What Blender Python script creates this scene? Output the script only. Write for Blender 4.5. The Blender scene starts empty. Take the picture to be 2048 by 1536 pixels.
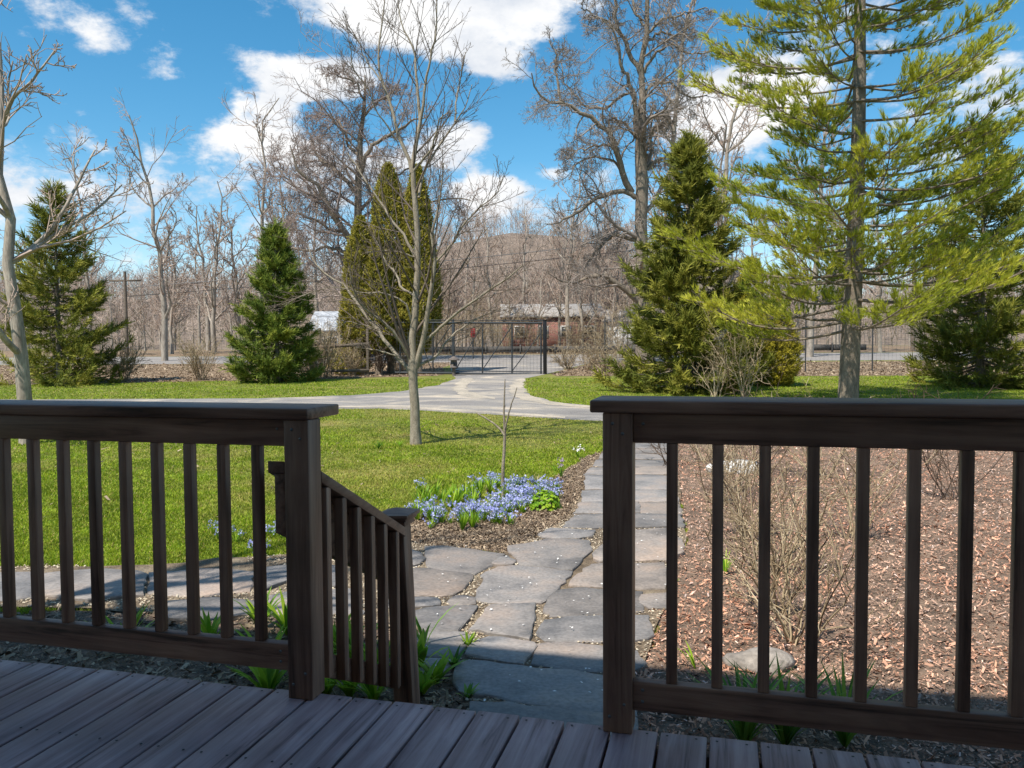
import bpy, bmesh, math, random
import numpy as np
from mathutils import Vector, Matrix

random.seed(7)
rng = np.random.default_rng(7)
sc = bpy.context.scene
col = sc.collection

# ------------------------------------------------------------------ camera
HC = 1.17                       # camera height above the deck boards (deck top is z = 0)
FPX = 1632.0                    # focal length in pixels of the 2048 px wide photograph
PITCH = math.atan((768 - 694) / FPX)
ROLL = 0.006
fw = Vector((0, math.cos(PITCH), -math.sin(PITCH)))
r0 = Vector((1, 0, 0)); u0 = r0.cross(fw)
rt = r0 * math.cos(ROLL) - u0 * math.sin(ROLL)
up = u0 * math.cos(ROLL) + r0 * math.sin(ROLL)
cam_d = bpy.data.cameras.new('camera'); cam = bpy.data.objects.new('camera', cam_d); col.objects.link(cam)
cam.matrix_world = Matrix(((rt.x, up.x, -fw.x, 0), (rt.y, up.y, -fw.y, 0), (rt.z, up.z, -fw.z, HC), (0, 0, 0, 1)))
cam_d.sensor_width = 36; cam_d.lens = 36 * FPX / 2048
cam_d.clip_start = 0.05; cam_d.clip_end = 6000
sc.camera = cam

# ------------------------------------------------------------------ light
SUN_EL = math.radians(58)
sun_h = Vector((-0.66, -0.75, 0)).normalized()
sun_dir = sun_h * math.cos(SUN_EL) + Vector((0, 0, math.sin(SUN_EL)))
sun_d = bpy.data.lights.new('sun', 'SUN'); sun_d.energy = 4.0; sun_d.angle = math.radians(0.5); sun_d.color = (1, 0.94, 0.85)
sun = bpy.data.objects.new('sun', sun_d); col.objects.link(sun)
sun.rotation_euler = (-sun_dir).to_track_quat('-Z', 'Y').to_euler()
sc.view_settings.view_transform = 'Standard'; sc.view_settings.look = 'None'
sc.view_settings.exposure = 0.75; sc.view_settings.gamma = 1
sc.cycles.use_denoising = True
sc.cycles.max_bounces = 6; sc.cycles.diffuse_bounces = 4; sc.cycles.transparent_max_bounces = 4
sc.cycles.sample_clamp_indirect = 6

def pxray(u, v):
    return fw + rt * ((u - 1024) / FPX) - up * ((v - 768) / FPX)

world = bpy.data.worlds.new('World'); sc.world = world; world.use_nodes = True
def build_world():
    nt = world.node_tree; N = nt.nodes; L = nt.links; N.clear()
    out = N.new('ShaderNodeOutputWorld'); bg = N.new('ShaderNodeBackground'); bg.inputs[1].default_value = 0.12
    L.new(bg.outputs[0], out.inputs[0])
    sky = N.new('ShaderNodeTexSky'); sky.sky_type = 'NISHITA'; sky.sun_disc = False
    sky.sun_elevation = SUN_EL; sky.sun_rotation = math.atan2(sun_h.x, sun_h.y)
    sky.air_density = 1.0; sky.dust_density = 0.2; sky.ozone_density = 3.5
    hs = N.new('ShaderNodeHueSaturation'); hs.inputs['Hue'].default_value = 0.485; hs.inputs['Saturation'].default_value = 1.3; hs.inputs['Value'].default_value = 0.8
    L.new(sky.outputs[0], hs.inputs['Color'])
    tc = N.new('ShaderNodeTexCoord')
    def math_(op, a, b=None, clamp=False):
        n = N.new('ShaderNodeMath'); n.operation = op; n.use_clamp = clamp
        for i, x in enumerate((a, b)):
            if x is None: continue
            if isinstance(x, (int, float)): n.inputs[i].default_value = x
            else: L.new(x, n.inputs[i])
        return n.outputs[0]
    def noise(scale, detail, zs, off=0):
        mp = N.new('ShaderNodeMapping'); mp.inputs['Scale'].default_value = (1, 1, zs); mp.inputs['Location'].default_value = (off, off * .7, off * .3)
        L.new(tc.outputs['Generated'], mp.inputs[0])
        n = N.new('ShaderNodeTexNoise'); n.inputs['Scale'].default_value = scale; n.inputs['Detail'].default_value = detail; n.inputs['Roughness'].default_value = .64
        L.new(mp.outputs[0], n.inputs['Vector']); return n.outputs[0]
    n1 = noise(8, 12, 1.8); n2 = noise(3.0, 4, 2.2, 4.0); n3 = noise(8, 9, 2.0, 9.0)
    dens = math_('ADD', math_('MULTIPLY', n1, 1.75), math_('MULTIPLY', n2, 0.55))
    # where the cumulus banks stand: direction, half extent, weight
    banks = [(700, 10, 220, 62, .4), (940, 30, 190, 68, .36), (830, 70, 120, 50, .22), (1090, 20, 120, 55, .2), (590, 150, 130, 55, .46), (680, 160, 80, 45, .32), (545, 205, 90, 26, .34),
             (515, 268, 120, 48, .46), (905, 285, 110, 50, .36), (955, 265, 60, 34, .22), (985, 372, 70, 42, .32), (940, 420, 90, 50, .12), (1035, 440, 120, 40, .14), (965, 130, 50, 26, .22), (1030, 150, 60, 22, .2),
             (1500, 190, 120, 75, .42), (1400, 240, 110, 75, .34), (1095, 345, 40, 18, .26), (620, 340, 160, 50, .14), (1130, 430, 100, 30, .1), (1170, 95, 40, 20, .18),
             (620, 90, 90, 34, -.26), (770, 180, 60, 60, -.12), (1050, 260, 110, 80, -.3), (1140, 260, 90, 90, -.3), (1400, 60, 140, 120, -.35), (905, 165, 60, 40, -.15), (560, 60, 70, 60, -.2), (1000, 190, 80, 30, -.1), (1220, 170, 150, 120, -.2), (920, 345, 110, 20, -.12), (1060, 330, 60, 50, -.15), (640, 215, 90, 14, -.2), (670, 245, 80, 40, -.3), (430, 180, 90, 120, -.2)]
    for (u, v, rx, ry, w) in banks:
        d = pxray(u, v).normalized()
        s = N.new('ShaderNodeVectorMath'); s.operation = 'SUBTRACT'; L.new(tc.outputs['Generated'], s.inputs[0]); s.inputs[1].default_value = d
        m = N.new('ShaderNodeVectorMath'); m.operation = 'MULTIPLY'; L.new(s.outputs[0], m.inputs[0]); m.inputs[1].default_value = (FPX / rx, FPX / rx, FPX / ry)
        ln = N.new('ShaderNodeVectorMath'); ln.operation = 'LENGTH'; L.new(m.outputs[0], ln.inputs[0])
        mr = N.new('ShaderNodeMapRange'); mr.interpolation_type = 'SMOOTHSTEP'; L.new(ln.outputs['Value'], mr.inputs[0])
        for i, x in ((1, 0.1), (2, 1.5), (3, w), (4, 0)): mr.inputs[i].default_value = x
        dens = math_('ADD', dens, mr.outputs[0])
    mk = N.new('ShaderNodeMapRange'); mk.interpolation_type = 'SMOOTHSTEP'; L.new(dens, mk.inputs[0])
    mk.inputs[1].default_value = 1.17; mk.inputs[2].default_value = 1.46
    # thin whitish air towards the horizon
    sx = N.new('ShaderNodeSeparateXYZ'); L.new(tc.outputs['Generated'], sx.inputs[0])
    hz = N.new('ShaderNodeMapRange'); L.new(sx.outputs[2], hz.inputs[0]); hz.inputs[1].default_value = 0.0; hz.inputs[2].default_value = .22; hz.inputs[3].default_value = .35; hz.inputs[4].default_value = 0
    cr = N.new('ShaderNodeValToRGB'); L.new(math_('ADD', math_('MULTIPLY', n3, .75), math_('MULTIPLY', dens, .22)), cr.inputs[0])
    cr.color_ramp.elements[0].position = .50; cr.color_ramp.elements[0].color = (3.1, 3.45, 4.0, 1)
    cr.color_ramp.elements[1].position = .80; cr.color_ramp.elements[1].color = (5.3, 5.3, 5.3, 1)
    mx = N.new('ShaderNodeMix'); mx.data_type = 'RGBA'; L.new(mk.outputs[0], mx.inputs['Factor']); 
    mh = N.new('ShaderNodeMix'); mh.data_type = 'RGBA'; L.new(hz.outputs[0], mh.inputs['Factor']); L.new(hs.outputs[0], mh.inputs['A']); mh.inputs['B'].default_value = (4.6, 5.6, 6.8, 1)
    L.new(mh.outputs['Result'], mx.inputs['A']); L.new(cr.outputs[0], mx.inputs['B'])
    L.new(mx.outputs['Result'], bg.inputs[0])
build_world()

# ------------------------------------------------------------------ helpers
def hgt(y):
    y = np.asarray(y, float)
    return -.5 + .0209 * np.clip(y - 14, 0, 22) + .035 * np.clip(y - 36, 0, 30)
def gp(u, v, z=None):
    """point where the pixel's ray meets a level z, or the ground"""
    d = pxray(u, v); zz = -.5 if z is None else z
    for _ in range(60):
        t = (zz - HC) / d.z; p = Vector((0, 0, HC)) + d * t
        if z is not None: break
        zz = .5 * zz + .5 * float(hgt(p.y))
    return p
def at(u, v, Y):
    d = pxray(u, v); return Vector((0, 0, HC)) + d * (Y / d.y)

class MB:
    """collects geometry, builds ONE mesh"""
    def __init__(s): s.V = []; s.Q = []; s.T = []; s.n = 0; s.C = []
    def add(s, V, Q=None, T=None, C=None):
        V = np.asarray(V, float).reshape(-1, 3)
        if Q is not None and len(Q): s.Q.append(np.asarray(Q, int) + s.n)
        if T is not None and len(T): s.T.append(np.asarray(T, int) + s.n)
        if C is not None: s.C.append(np.asarray(C, float))
        s.V.append(V); s.n += len(V); return s
    def box(s, o, a, b, c):
        o, a, b, c = (np.array(x, float) for x in (o, a, b, c))
        V = [o + i * a + j * b + k * c for k in (0, 1) for j in (0, 1) for i in (0, 1)]
        Q = [(0, 2, 3, 1), (4, 5, 7, 6), (0, 1, 5, 4), (2, 6, 7, 3), (0, 4, 6, 2), (1, 3, 7, 5)]
        if np.dot(np.cross(a, b), c) < 0: Q = [q[::-1] for q in Q]
        return s.add(V, Q)
    def mesh(s, name, smooth=False):
        V = np.concatenate(s.V); me = bpy.data.meshes.new(name)
        Q = np.concatenate(s.Q) if s.Q else np.zeros((0, 4), int); T = np.concatenate(s.T) if s.T else np.zeros((0, 3), int)
        me.vertices.add(len(V)); me.vertices.foreach_set('co', V.astype(np.float32).ravel())
        nl = 4 * len(Q) + 3 * len(T); me.loops.add(nl); me.polygons.add(len(Q) + len(T))
        me.loops.foreach_set('vertex_index', np.concatenate([Q.ravel(), T.ravel()]).astype(np.int32))
        st = np.concatenate([np.arange(len(Q)) * 4, 4 * len(Q) + np.arange(len(T)) * 3]).astype(np.int32)
        me.polygons.foreach_set('loop_start', st)
        if smooth: me.polygons.foreach_set('use_smooth', np.ones(len(Q) + len(T), bool))
        if s.C:
            C = np.concatenate(s.C); ca = me.color_attributes.new('tint', 'FLOAT_COLOR', 'POINT')
            ca.data.foreach_set('color', np.concatenate([C, np.ones((len(C), 1))], 1).astype(np.float32).ravel())
        me.update(); me.validate(); return me
    def build(s, name, m, parent=None, smooth=False):
        return link(name, s.mesh(name, smooth), m, parent)
def link(name, me, m, parent=None):
    o = bpy.data.objects.new(name, me); col.objects.link(o)
    if m is not None and not me.materials: me.materials.append(m)
    if parent is not None: o.parent = parent
    return o
def empty(name, loc=(0, 0, 0), rz=0):
    o = bpy.data.objects.new(name, None); col.objects.link(o); o.location = loc; o.rotation_euler = (0, 0, rz); o.empty_display_size = .1; return o
def tag(o, label=None, cat=None, group=None, kind=None):
    if label: o['label'] = label
    if cat: o['category'] = cat
    if group: o['group'] = group
    if kind: o['kind'] = kind
    return o
def copy_tree(o, parent=None):
    c = o.copy(); col.objects.link(c); c.parent = parent
    for ch in list(o.children): copy_tree(ch, c)
    return c
def bevel(o, w, seg=2):
    b = o.modifiers.new('bevel', 'BEVEL'); b.width = w; b.segments = seg; b.limit_method = 'ANGLE'; return o

# ---- materials
def newmat(name):
    m = bpy.data.materials.new(name); m.use_nodes = True; nt = m.node_tree; return m, nt.nodes, nt.links, nt.nodes['Principled BSDF']
def ramp(N, cols, pos=None):
    r = N.new('ShaderNodeValToRGB'); e = r.color_ramp.elements
    while len(e) < len(cols): e.new(.5)
    for i, c in enumerate(cols):
        e[i].position = pos[i] if pos else i / (len(cols) - 1); e[i].color = (*c, 1)
    return r
def noisemat(name, cols, scale=5, stretch=(1, 1, 1), rough=.8, bump=.3, bscale=40, pos=None, detail=6, spec=.3, extra=None, bdist=.02):
    m, N, L, B = newmat(name)
    tc = N.new('ShaderNodeTexCoord'); mp = N.new('ShaderNodeMapping'); mp.inputs['Scale'].default_value = stretch; L.new(tc.outputs['Object'], mp.inputs[0])
    n = N.new('ShaderNodeTexNoise'); n.inputs['Scale'].default_value = scale; n.inputs['Detail'].default_value = detail; n.inputs['Roughness'].default_value = .6; L.new(mp.outputs[0], n.inputs['Vector'])
    r = ramp(N, cols, pos or [.3 + .4 * i / (len(cols) - 1) for i in range(len(cols))]); L.new(n.outputs[0], r.inputs[0])
    c = r.outputs[0]
    n2 = N.new('ShaderNodeTexNoise'); n2.inputs['Scale'].default_value = bscale; n2.inputs['Detail'].default_value = 4; L.new(mp.outputs[0], n2.inputs['Vector'])
    mx = N.new('ShaderNodeMix'); mx.data_type = 'RGBA'; mx.blend_type = 'MULTIPLY'; mx.inputs['Factor'].default_value = .8
    r2 = ramp(N, [(.55, .55, .55), (1.25, 1.25, 1.25)], [.3, .7]); L.new(n2.outputs[0], r2.inputs[0]); L.new(c, mx.inputs['A']); L.new(r2.outputs[0], mx.inputs['B'])
    L.new(mx.outputs['Result'], B.inputs['Base Color'])
    bp = N.new('ShaderNodeBump'); bp.inputs['Strength'].default_value = bump; bp.inputs['Distance'].default_value = bdist; L.new(n2.outputs[0], bp.inputs['Height']); L.new(bp.outputs[0], B.inputs['Normal'])
    B.inputs['Roughness'].default_value = rough; B.inputs['Specular IOR Level'].default_value = spec
    return m
def islandmat(name, cols, rough=.7, trans=0.0, spec=.3, pos=None, attr=False):
    m, N, L, B = newmat(name)
    if attr:
        a = N.new('ShaderNodeVertexColor'); a.layer_name = 'tint'; c = a.outputs[0]
    else:
        g = N.new('ShaderNodeNewGeometry'); r = ramp(N, cols, pos); L.new(g.outputs['Random Per Island'], r.inputs[0]); c = r.outputs[0]
    L.new(c, B.inputs['Base Color']); B.inputs['Roughness'].default_value = rough; B.inputs['Specular IOR Level'].default_value = spec
    if trans:
        t = N.new('ShaderNodeBsdfTranslucent'); L.new(c, t.inputs[0]); mx = N.new('ShaderNodeMixShader'); mx.inputs[0].default_value = trans
        out = N['Material Output']; L.new(B.outputs[0], mx.inputs[1]); L.new(t.outputs[0], mx.inputs[2]); L.new(mx.outputs[0], out.inputs[0])
    return m
def plain(name, c, rough=.6, metal=0, spec=.4):
    m, N, L, B = newmat(name); B.inputs['Base Color'].default_value = (*c, 1); B.inputs['Roughness'].default_value = rough; B.inputs['Metallic'].default_value = metal; B.inputs['Specular IOR Level'].default_value = spec; return m
def woodmat(name, c1, c2, axis, rough=.46, spec=.4, rand=.25):
    """stained timber: grain runs along the given object axis; each piece a little different"""
    m, N, L, B = newmat(name)
    tc = N.new('ShaderNodeTexCoord'); oi = N.new('ShaderNodeObjectInfo'); mp = N.new('ShaderNodeMapping')
    st = [26, 26, 26]; st[axis] = 1.3; mp.inputs['Scale'].default_value = st; L.new(tc.outputs['Object'], mp.inputs[0])
    cb = N.new('ShaderNodeCombineXYZ')
    ml = N.new('ShaderNodeMath'); ml.operation = 'MULTIPLY'; L.new(oi.outputs['Random'], ml.inputs[0]); ml.inputs[1].default_value = 60
    for i in range(3): L.new(ml.outputs[0], cb.inputs[i])
    L.new(cb.outputs[0], mp.inputs['Location'])
    n = N.new('ShaderNodeTexNoise'); n.inputs['Scale'].default_value = 1.0; n.inputs['Detail'].default_value = 7; n.inputs['Roughness'].default_value = .65; n.inputs['Distortion'].default_value = .6; L.new(mp.outputs[0], n.inputs['Vector'])
    r = ramp(N, [tuple(x * .3 for x in c1), c1, c2], [.33, .44, .68]); L.new(n.outputs[0], r.inputs[0])
    hv = N.new('ShaderNodeHueSaturation'); L.new(r.outputs[0], hv.inputs['Color'])
    mr = N.new('ShaderNodeMapRange'); L.new(oi.outputs['Random'], mr.inputs[0]); mr.inputs[3].default_value = 1 - rand; mr.inputs[4].default_value = 1 + rand; L.new(mr.outputs[0], hv.inputs['Value'])
    n3 = N.new('ShaderNodeTexNoise'); n3.inputs['Scale'].default_value = 3; n3.inputs['Detail'].default_value = 5; L.new(tc.outputs['Object'], n3.inputs['Vector'])
    mx = N.new('ShaderNodeMix'); mx.data_type = 'RGBA'; mx.blend_type = 'MULTIPLY'; mx.inputs['Factor'].default_value = .7
    r3 = ramp(N, [(.6, .6, .6), (1.2, 1.2, 1.2)], [.35, .65]); L.new(n3.outputs[0], r3.inputs[0]); L.new(hv.outputs[0], mx.inputs['A']); L.new(r3.outputs[0], mx.inputs['B'])
    L.new(mx.outputs['Result'], B.inputs['Base Color'])
    bp = N.new('ShaderNodeBump'); bp.inputs['Strength'].default_value = .45; bp.inputs['Distance'].default_value = .004; L.new(n.outputs[0], bp.inputs['Height']); L.new(bp.outputs[0], B.inputs['Normal'])
    rr = N.new('ShaderNodeMapRange'); L.new(n3.outputs[0], rr.inputs[0]); rr.inputs[3].default_value = rough - .15; rr.inputs[4].default_value = rough + .2; L.new(rr.outputs[0], B.inputs['Roughness'])
    B.inputs['Specular IOR Level'].default_value = spec
    return m

M = {}
M['rail_x'] = woodmat('stained_wood_x', (.225, .118, .078), (.39, .235, .16), 0)
M['rail_y'] = woodmat('stained_wood_y', (.225, .118, .078), (.39, .235, .16), 1)
M['rail_z'] = woodmat('stained_wood_z', (.225, .118, .078), (.39, .235, .16), 2)
M['deck'] = woodmat('deck_boards', (.30, .195, .2), (.48, .35, .355), 1, rough=.5, spec=.5, rand=.12)
M['bark'] = noisemat('bark_grey', [(.14, .11, .085), (.32, .265, .2)], 3, (4, 4, 1), .9, .8, 18)
M['bark_young'] = noisemat('bark_young', [(.2, .165, .12), (.4, .345, .26)], 5, (4, 4, 1.2), .85, .5, 30)
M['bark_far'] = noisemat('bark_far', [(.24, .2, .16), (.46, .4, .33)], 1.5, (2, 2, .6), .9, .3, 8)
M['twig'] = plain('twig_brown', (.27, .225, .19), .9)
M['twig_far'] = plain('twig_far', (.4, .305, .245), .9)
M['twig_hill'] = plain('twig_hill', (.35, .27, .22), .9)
M['twig_red'] = plain('twig_reddish', (.3, .235, .205), .9)
M['twig_young'] = plain('twig_young', (.15, .115, .088), .85)
M['stem_pale'] = islandmat('pale_dry_stems', [(.16, .11, .07), (.34, .26, .16), (.5, .41, .27)], .9)
M['stem_dark'] = islandmat('dark_dry_stems', [(.05, .035, .028), (.14, .095, .065)], .9)
M['spruce'] = islandmat('spruce_needles', None, .75, .15, attr=True)
M['spruce_left'] = islandmat('spruce_needles_deep', [(.04, .075, .012), (.13, .175, .024), (.28, .3, .045)], .75, .15, pos=[0, .5, 1])
M['arbor'] = islandmat('cedar_scales', [(.105, .115, .015), (.27, .24, .03), (.46, .38, .06)], .75, .12, pos=[0, .45, 1])
M['pine'] = islandmat('pine_needles', [(.16, .19, .02), (.42, .45, .045), (.62, .6, .08)], .65, .3, pos=[0, .5, 1])
M['gold'] = islandmat('golden_needles', [(.22, .2, .02), (.46, .39, .03)], .7, .25)
M['grass'] = islandmat('grass_blades', None, .65, .35, attr=True)
M['chips'] = islandmat('wood_chips', [(.07, .045, .032), (.25, .12, .068), (.42, .215, .125), (.56, .4, .28)], .9, pos=[0, .35, .75, 1])
M['litter'] = islandmat('dry_litter', [(.08, .06, .045), (.24, .17, .11), (.46, .36, .25)], .9)
M['pebble'] = islandmat('pebbles', [(.16, .12, .08), (.42, .34, .24), (.62, .55, .42)], .8)
M['petal_white'] = plain('petal_white', (.82, .8, .76), .6)
M['squill'] = islandmat('squill_petals', [(.28, .3, .68), (.45, .49, .84), (.74, .77, .95)], .55, .3)
M['leaf'] = islandmat('spring_leaves', [(.1, .24, .012), (.22, .4, .02), (.42, .56, .04)], .5, .35)
M['leaf_dark'] = islandmat('lily_leaves', [(.06, .17, .02), (.13, .3, .03), (.28, .44, .07)], .45, .35)
M['metal'] = plain('gate_metal', (.05, .055, .06), .5, .3)
M['black'] = plain('black_steel', (.015, .015, .017), .45, .2)
M['wire'] = plain('galvanised_wire', (.16, .16, .16), .5, .5)
M['fencewood'] = noisemat('weathered_fence_wood', [(.11, .085, .065), (.22, .175, .135)], 4, (1, 1, 4), .9, .3)
M['roofmetal'] = noisemat('metal_roof', [(.25, .27, .3), (.55, .57, .6)], 2, (1, 1, 1), .45, .1, 10)
M['white'] = noisemat('white_paint', [(.66, .66, .64), (.8, .8, .78)], 2, (1, 1, 1), .6, .1, 20)
M['glass'] = plain('window_glass', (.03, .035, .04), .08, 0, .6)
M['siding'] = noisemat('house_siding', [(.36, .3, .25), (.46, .39, .33)], 2, (1, 1, 1), .7, .1, 20)
M['soffit'] = noisemat('porch_soffit', [(.6, .58, .55), (.72, .7, .67)], 3, (1, 1, 1), .8, .1, 20)
M['shingle'] = noisemat('roof_shingles', [(.06, .055, .05), (.12, .11, .1)], 6, (1, 1, 1), .9, .4, 20)
M['rock'] = noisemat('boulder', [(.2, .175, .15), (.38, .34, .3)], 6, (1, 1, 1), .9, .6, 30)
M['paleRock'] = noisemat('pale_boulder', [(.45, .43, .4), (.68, .66, .62)], 6, (1, 1, 1), .9, .6, 30)
M['lantern'] = noisemat('lantern_stone', [(.1, .085, .08), (.2, .17, .15)], 8, (1, 1, 1), .9, .4, 30)
M['red'] = plain('red_paint', (.32, .03, .025), .5)
M['dark'] = plain('dark_iron', (.03, .028, .028), .6)

def stonemat(name):
    m, N, L, B = newmat(name)
    tc = N.new('ShaderNodeTexCoord'); oi = N.new('ShaderNodeObjectInfo')
    n = N.new('ShaderNodeTexNoise'); n.inputs['Scale'].default_value = 2.2; n.inputs['Detail'].default_value = 8; n.inputs['Roughness'].default_value = .62; n.noise_dimensions = '4D'
    ml = N.new('ShaderNodeMath'); ml.operation = 'MULTIPLY'; ml.inputs[1].default_value = 40; L.new(oi.outputs['Random'], ml.inputs[0]); L.new(ml.outputs[0], n.inputs['W']); L.new(tc.outputs['Object'], n.inputs['Vector'])
    r = ramp(N, [(.135, .127, .12), (.235, .215, .197), (.31, .25, .205)], [.34, .5, .68]); L.new(n.outputs[0], r.inputs[0])
    hs = N.new('ShaderNodeHueSaturation'); mr = N.new('ShaderNodeMapRange'); L.new(oi.outputs['Random'], mr.inputs[0]); mr.inputs[3].default_value = .82; mr.inputs[4].default_value = 1.22; L.new(mr.outputs[0], hs.inputs['Value'])
    mb_ = N.new('ShaderNodeMix'); mb_.data_type = 'RGBA'; mb_.blend_type = 'MULTIPLY'; mb_.inputs['Factor'].default_value = 1; fr = N.new('ShaderNodeMath'); fr.operation = 'FRACT'; fm = N.new('ShaderNodeMath'); fm.operation = 'MULTIPLY'; fm.inputs[1].default_value = 7.31; L.new(oi.outputs['Random'], fm.inputs[0]); L.new(fm.outputs[0], fr.inputs[0])
    rh = ramp(N, [(.95, .98, 1.03), (1.0, .985, .985), (1.06, .98, .92)]); L.new(fr.outputs[0], rh.inputs[0]); L.new(r.outputs[0], mb_.inputs['A']); L.new(rh.outputs[0], mb_.inputs['B']); L.new(mb_.outputs['Result'], hs.inputs['Color'])
    n2 = N.new('ShaderNodeTexNoise'); n2.inputs['Scale'].default_value = 45; n2.inputs['Detail'].default_value = 6; L.new(tc.outputs['Object'], n2.inputs['Vector'])
    mx = N.new('ShaderNodeMix'); mx.data_type = 'RGBA'; mx.blend_type = 'MULTIPLY'; mx.inputs['Factor'].default_value = .6
    r2 = ramp(N, [(.6, .6, .6), (1.2, 1.2, 1.2)], [.3, .65]); L.new(n2.outputs[0], r2.inputs[0]); L.new(hs.outputs[0], mx.inputs['A']); L.new(r2.outputs[0], mx.inputs['B'])
    L.new(mx.outputs['Result'], B.inputs['Base Color']); B.inputs['Roughness'].default_value = .72
    ad = N.new('ShaderNodeMath'); ad.operation = 'MULTIPLY_ADD'; L.new(n2.outputs[0], ad.inputs[0]); ad.inputs[1].default_value = .25; L.new(n.outputs[0], ad.inputs[2])
    bp = N.new('ShaderNodeBump'); bp.inputs['Strength'].default_value = .6; bp.inputs['Distance'].default_value = .014; L.new(ad.outputs[0], bp.inputs['Height']); L.new(bp.outputs[0], B.inputs['Normal'])
    return m
M['stone'] = stonemat('bluestone')
M['turf'] = noisemat('turf_soil', [(.09, .11, .018), (.16, .18, .03), (.26, .21, .07)], .8, (1, 1, 1), .95, .5, 30, detail=9)
M['gravel'] = noisemat('driveway_gravel', [(.2, .19, .18), (.3, .28, .25), (.5, .43, .33)], .55, (1, 1, 1), .9, .6, 34, pos=[.36, .55, .72], detail=7)
def gravelmat():
    m, N, L, B = newmat('driveway_gravel')
    tc = N.new('ShaderNodeTexCoord'); mp = N.new('ShaderNodeMapping'); mp.inputs['Scale'].default_value = (.5, .75, 1); L.new(tc.outputs['Object'], mp.inputs[0])
    n = N.new('ShaderNodeTexNoise'); n.inputs['Scale'].default_value = .9; n.inputs['Detail'].default_value = 8; n.inputs['Roughness'].default_value = .65; n.inputs['Distortion'].default_value = 1.2; L.new(mp.outputs[0], n.inputs['Vector'])
    r = ramp(N, [(.19, .175, .165), (.26, .24, .22), (.36, .315, .26), (.56, .47, .36)], [.36, .5, .58, .7]); L.new(n.outputs[0], r.inputs[0])
    n2 = N.new('ShaderNodeTexNoise'); n2.inputs['Scale'].default_value = 40; n2.inputs['Detail'].default_value = 5; L.new(tc.outputs['Object'], n2.inputs['Vector'])
    mx = N.new('ShaderNodeMix'); mx.data_type = 'RGBA'; mx.blend_type = 'MULTIPLY'; mx.inputs['Factor'].default_value = .8; r2 = ramp(N, [(.55, .55, .55), (1.3, 1.3, 1.3)], [.3, .7]); L.new(n2.outputs[0], r2.inputs[0]); L.new(r.outputs[0], mx.inputs['A']); L.new(r2.outputs[0], mx.inputs['B']); L.new(mx.outputs['Result'], B.inputs['Base Color'])
    bp = N.new('ShaderNodeBump'); bp.inputs['Strength'].default_value = .6; L.new(n2.outputs[0], bp.inputs['Height']); bp.inputs['Distance'].default_value = .02; L.new(bp.outputs[0], B.inputs['Normal']); B.inputs['Roughness'].default_value = .9
    return m
M['gravel'] = gravelmat()
M['road'] = noisemat('road_asphalt', [(.22, .2, .185), (.3, .275, .25)], .8, (1, 1, 1), .9, .3, 40)
M['soil'] = noisemat('bed_soil', [(.09, .068, .05), (.2, .14, .1), (.32, .22, .155)], 7, (1, 1, 1), .95, .9, 60)
M['bedding'] = noisemat('joint_grit', [(.1, .075, .05), (.2, .15, .1), (.32, .26, .18)], 5, (1, 1, 1), .95, .9, 70)
M['leafbed'] = noisemat('leaf_litter_ground', [(.1, .07, .045), (.22, .15, .09), (.34, .25, .16)], 2.5, (1, 1, 1), .95, .7, 22)
M['forestfloor'] = noisemat('forest_floor', [(.15, .115, .088), (.26, .2, .15)], .25, (1, 1, 1), .95, .5, 2)
def brickmat():
    m, N, L, B = newmat('red_brick')
    tc = N.new('ShaderNodeTexCoord'); mp = N.new('ShaderNodeMapping'); mp.inputs['Rotation'].default_value = (math.radians(90), 0, 0); L.new(tc.outputs['Object'], mp.inputs[0])
    b = N.new('ShaderNodeTexBrick'); b.inputs['Scale'].default_value = 3.2; b.inputs['Color1'].default_value = (.28, .105, .08, 1); b.inputs['Color2'].default_value = (.22, .08, .062, 1); b.inputs['Mortar'].default_value = (.36, .26, .22, 1)
    L.new(mp.outputs[0], b.inputs['Vector']); L.new(b.outputs[0], B.inputs['Base Color']); B.inputs['Roughness'].default_value = .9; return m
M['brick'] = brickmat()

# ------------------------------------------------------------------ geometry kit
def unit(a): return a / np.maximum(np.linalg.norm(a, axis=-1, keepdims=True), 1e-9)
def tubes(P, R, k=4):
    """P (n,S,3), R (n,S) -> verts, quads: n tapering tubes"""
    n, S, _ = P.shape
    T = np.empty_like(P); T[:, 1:-1] = P[:, 2:] - P[:, :-2]; T[:, 0] = P[:, 1] - P[:, 0]; T[:, -1] = P[:, -1] - P[:, -2]; T = unit(T)
    ref = np.where(np.abs(T[:, :1, 2:3]) > .8, np.array([[[1., 0, 0]]]), np.array([[[0, 0, 1.]]]))
    A = unit(np.cross(T, np.broadcast_to(ref, T.shape))); B = np.cross(T, A)
    a = np.arange(k) * 2 * math.pi / k
    V = P[:, :, None] + R[:, :, None, None] * (np.cos(a)[None, None, :, None] * A[:, :, None] + np.sin(a)[None, None, :, None] * B[:, :, None])
    i = np.arange(n)[:, None, None] * S * k; s = np.arange(S - 1)[None, :, None] * k; j = np.arange(k)[None, None, :]; j2 = (j + 1) % k
    Q = np.stack([i + s + j, i + s + j2, i + s + k + j2, i + s + k + j], -1).reshape(-1, 4)
    return V.reshape(-1, 3), Q
def ribbons(P, R, g):
    """one slim triangle per twig, for the finest and farthest twigs"""
    a, b = P[:, 0], P[:, -1]; d = unit(b - a); w = g.normal(0, 1, d.shape); w = unit(w - (w * d).sum(-1, keepdims=True) * d) * (R[:, :1] * 1.2)
    V = np.stack([a - w, a + w, b], 1); return V.reshape(-1, 3), np.arange(3 * len(a)).reshape(-1, 3)
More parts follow.
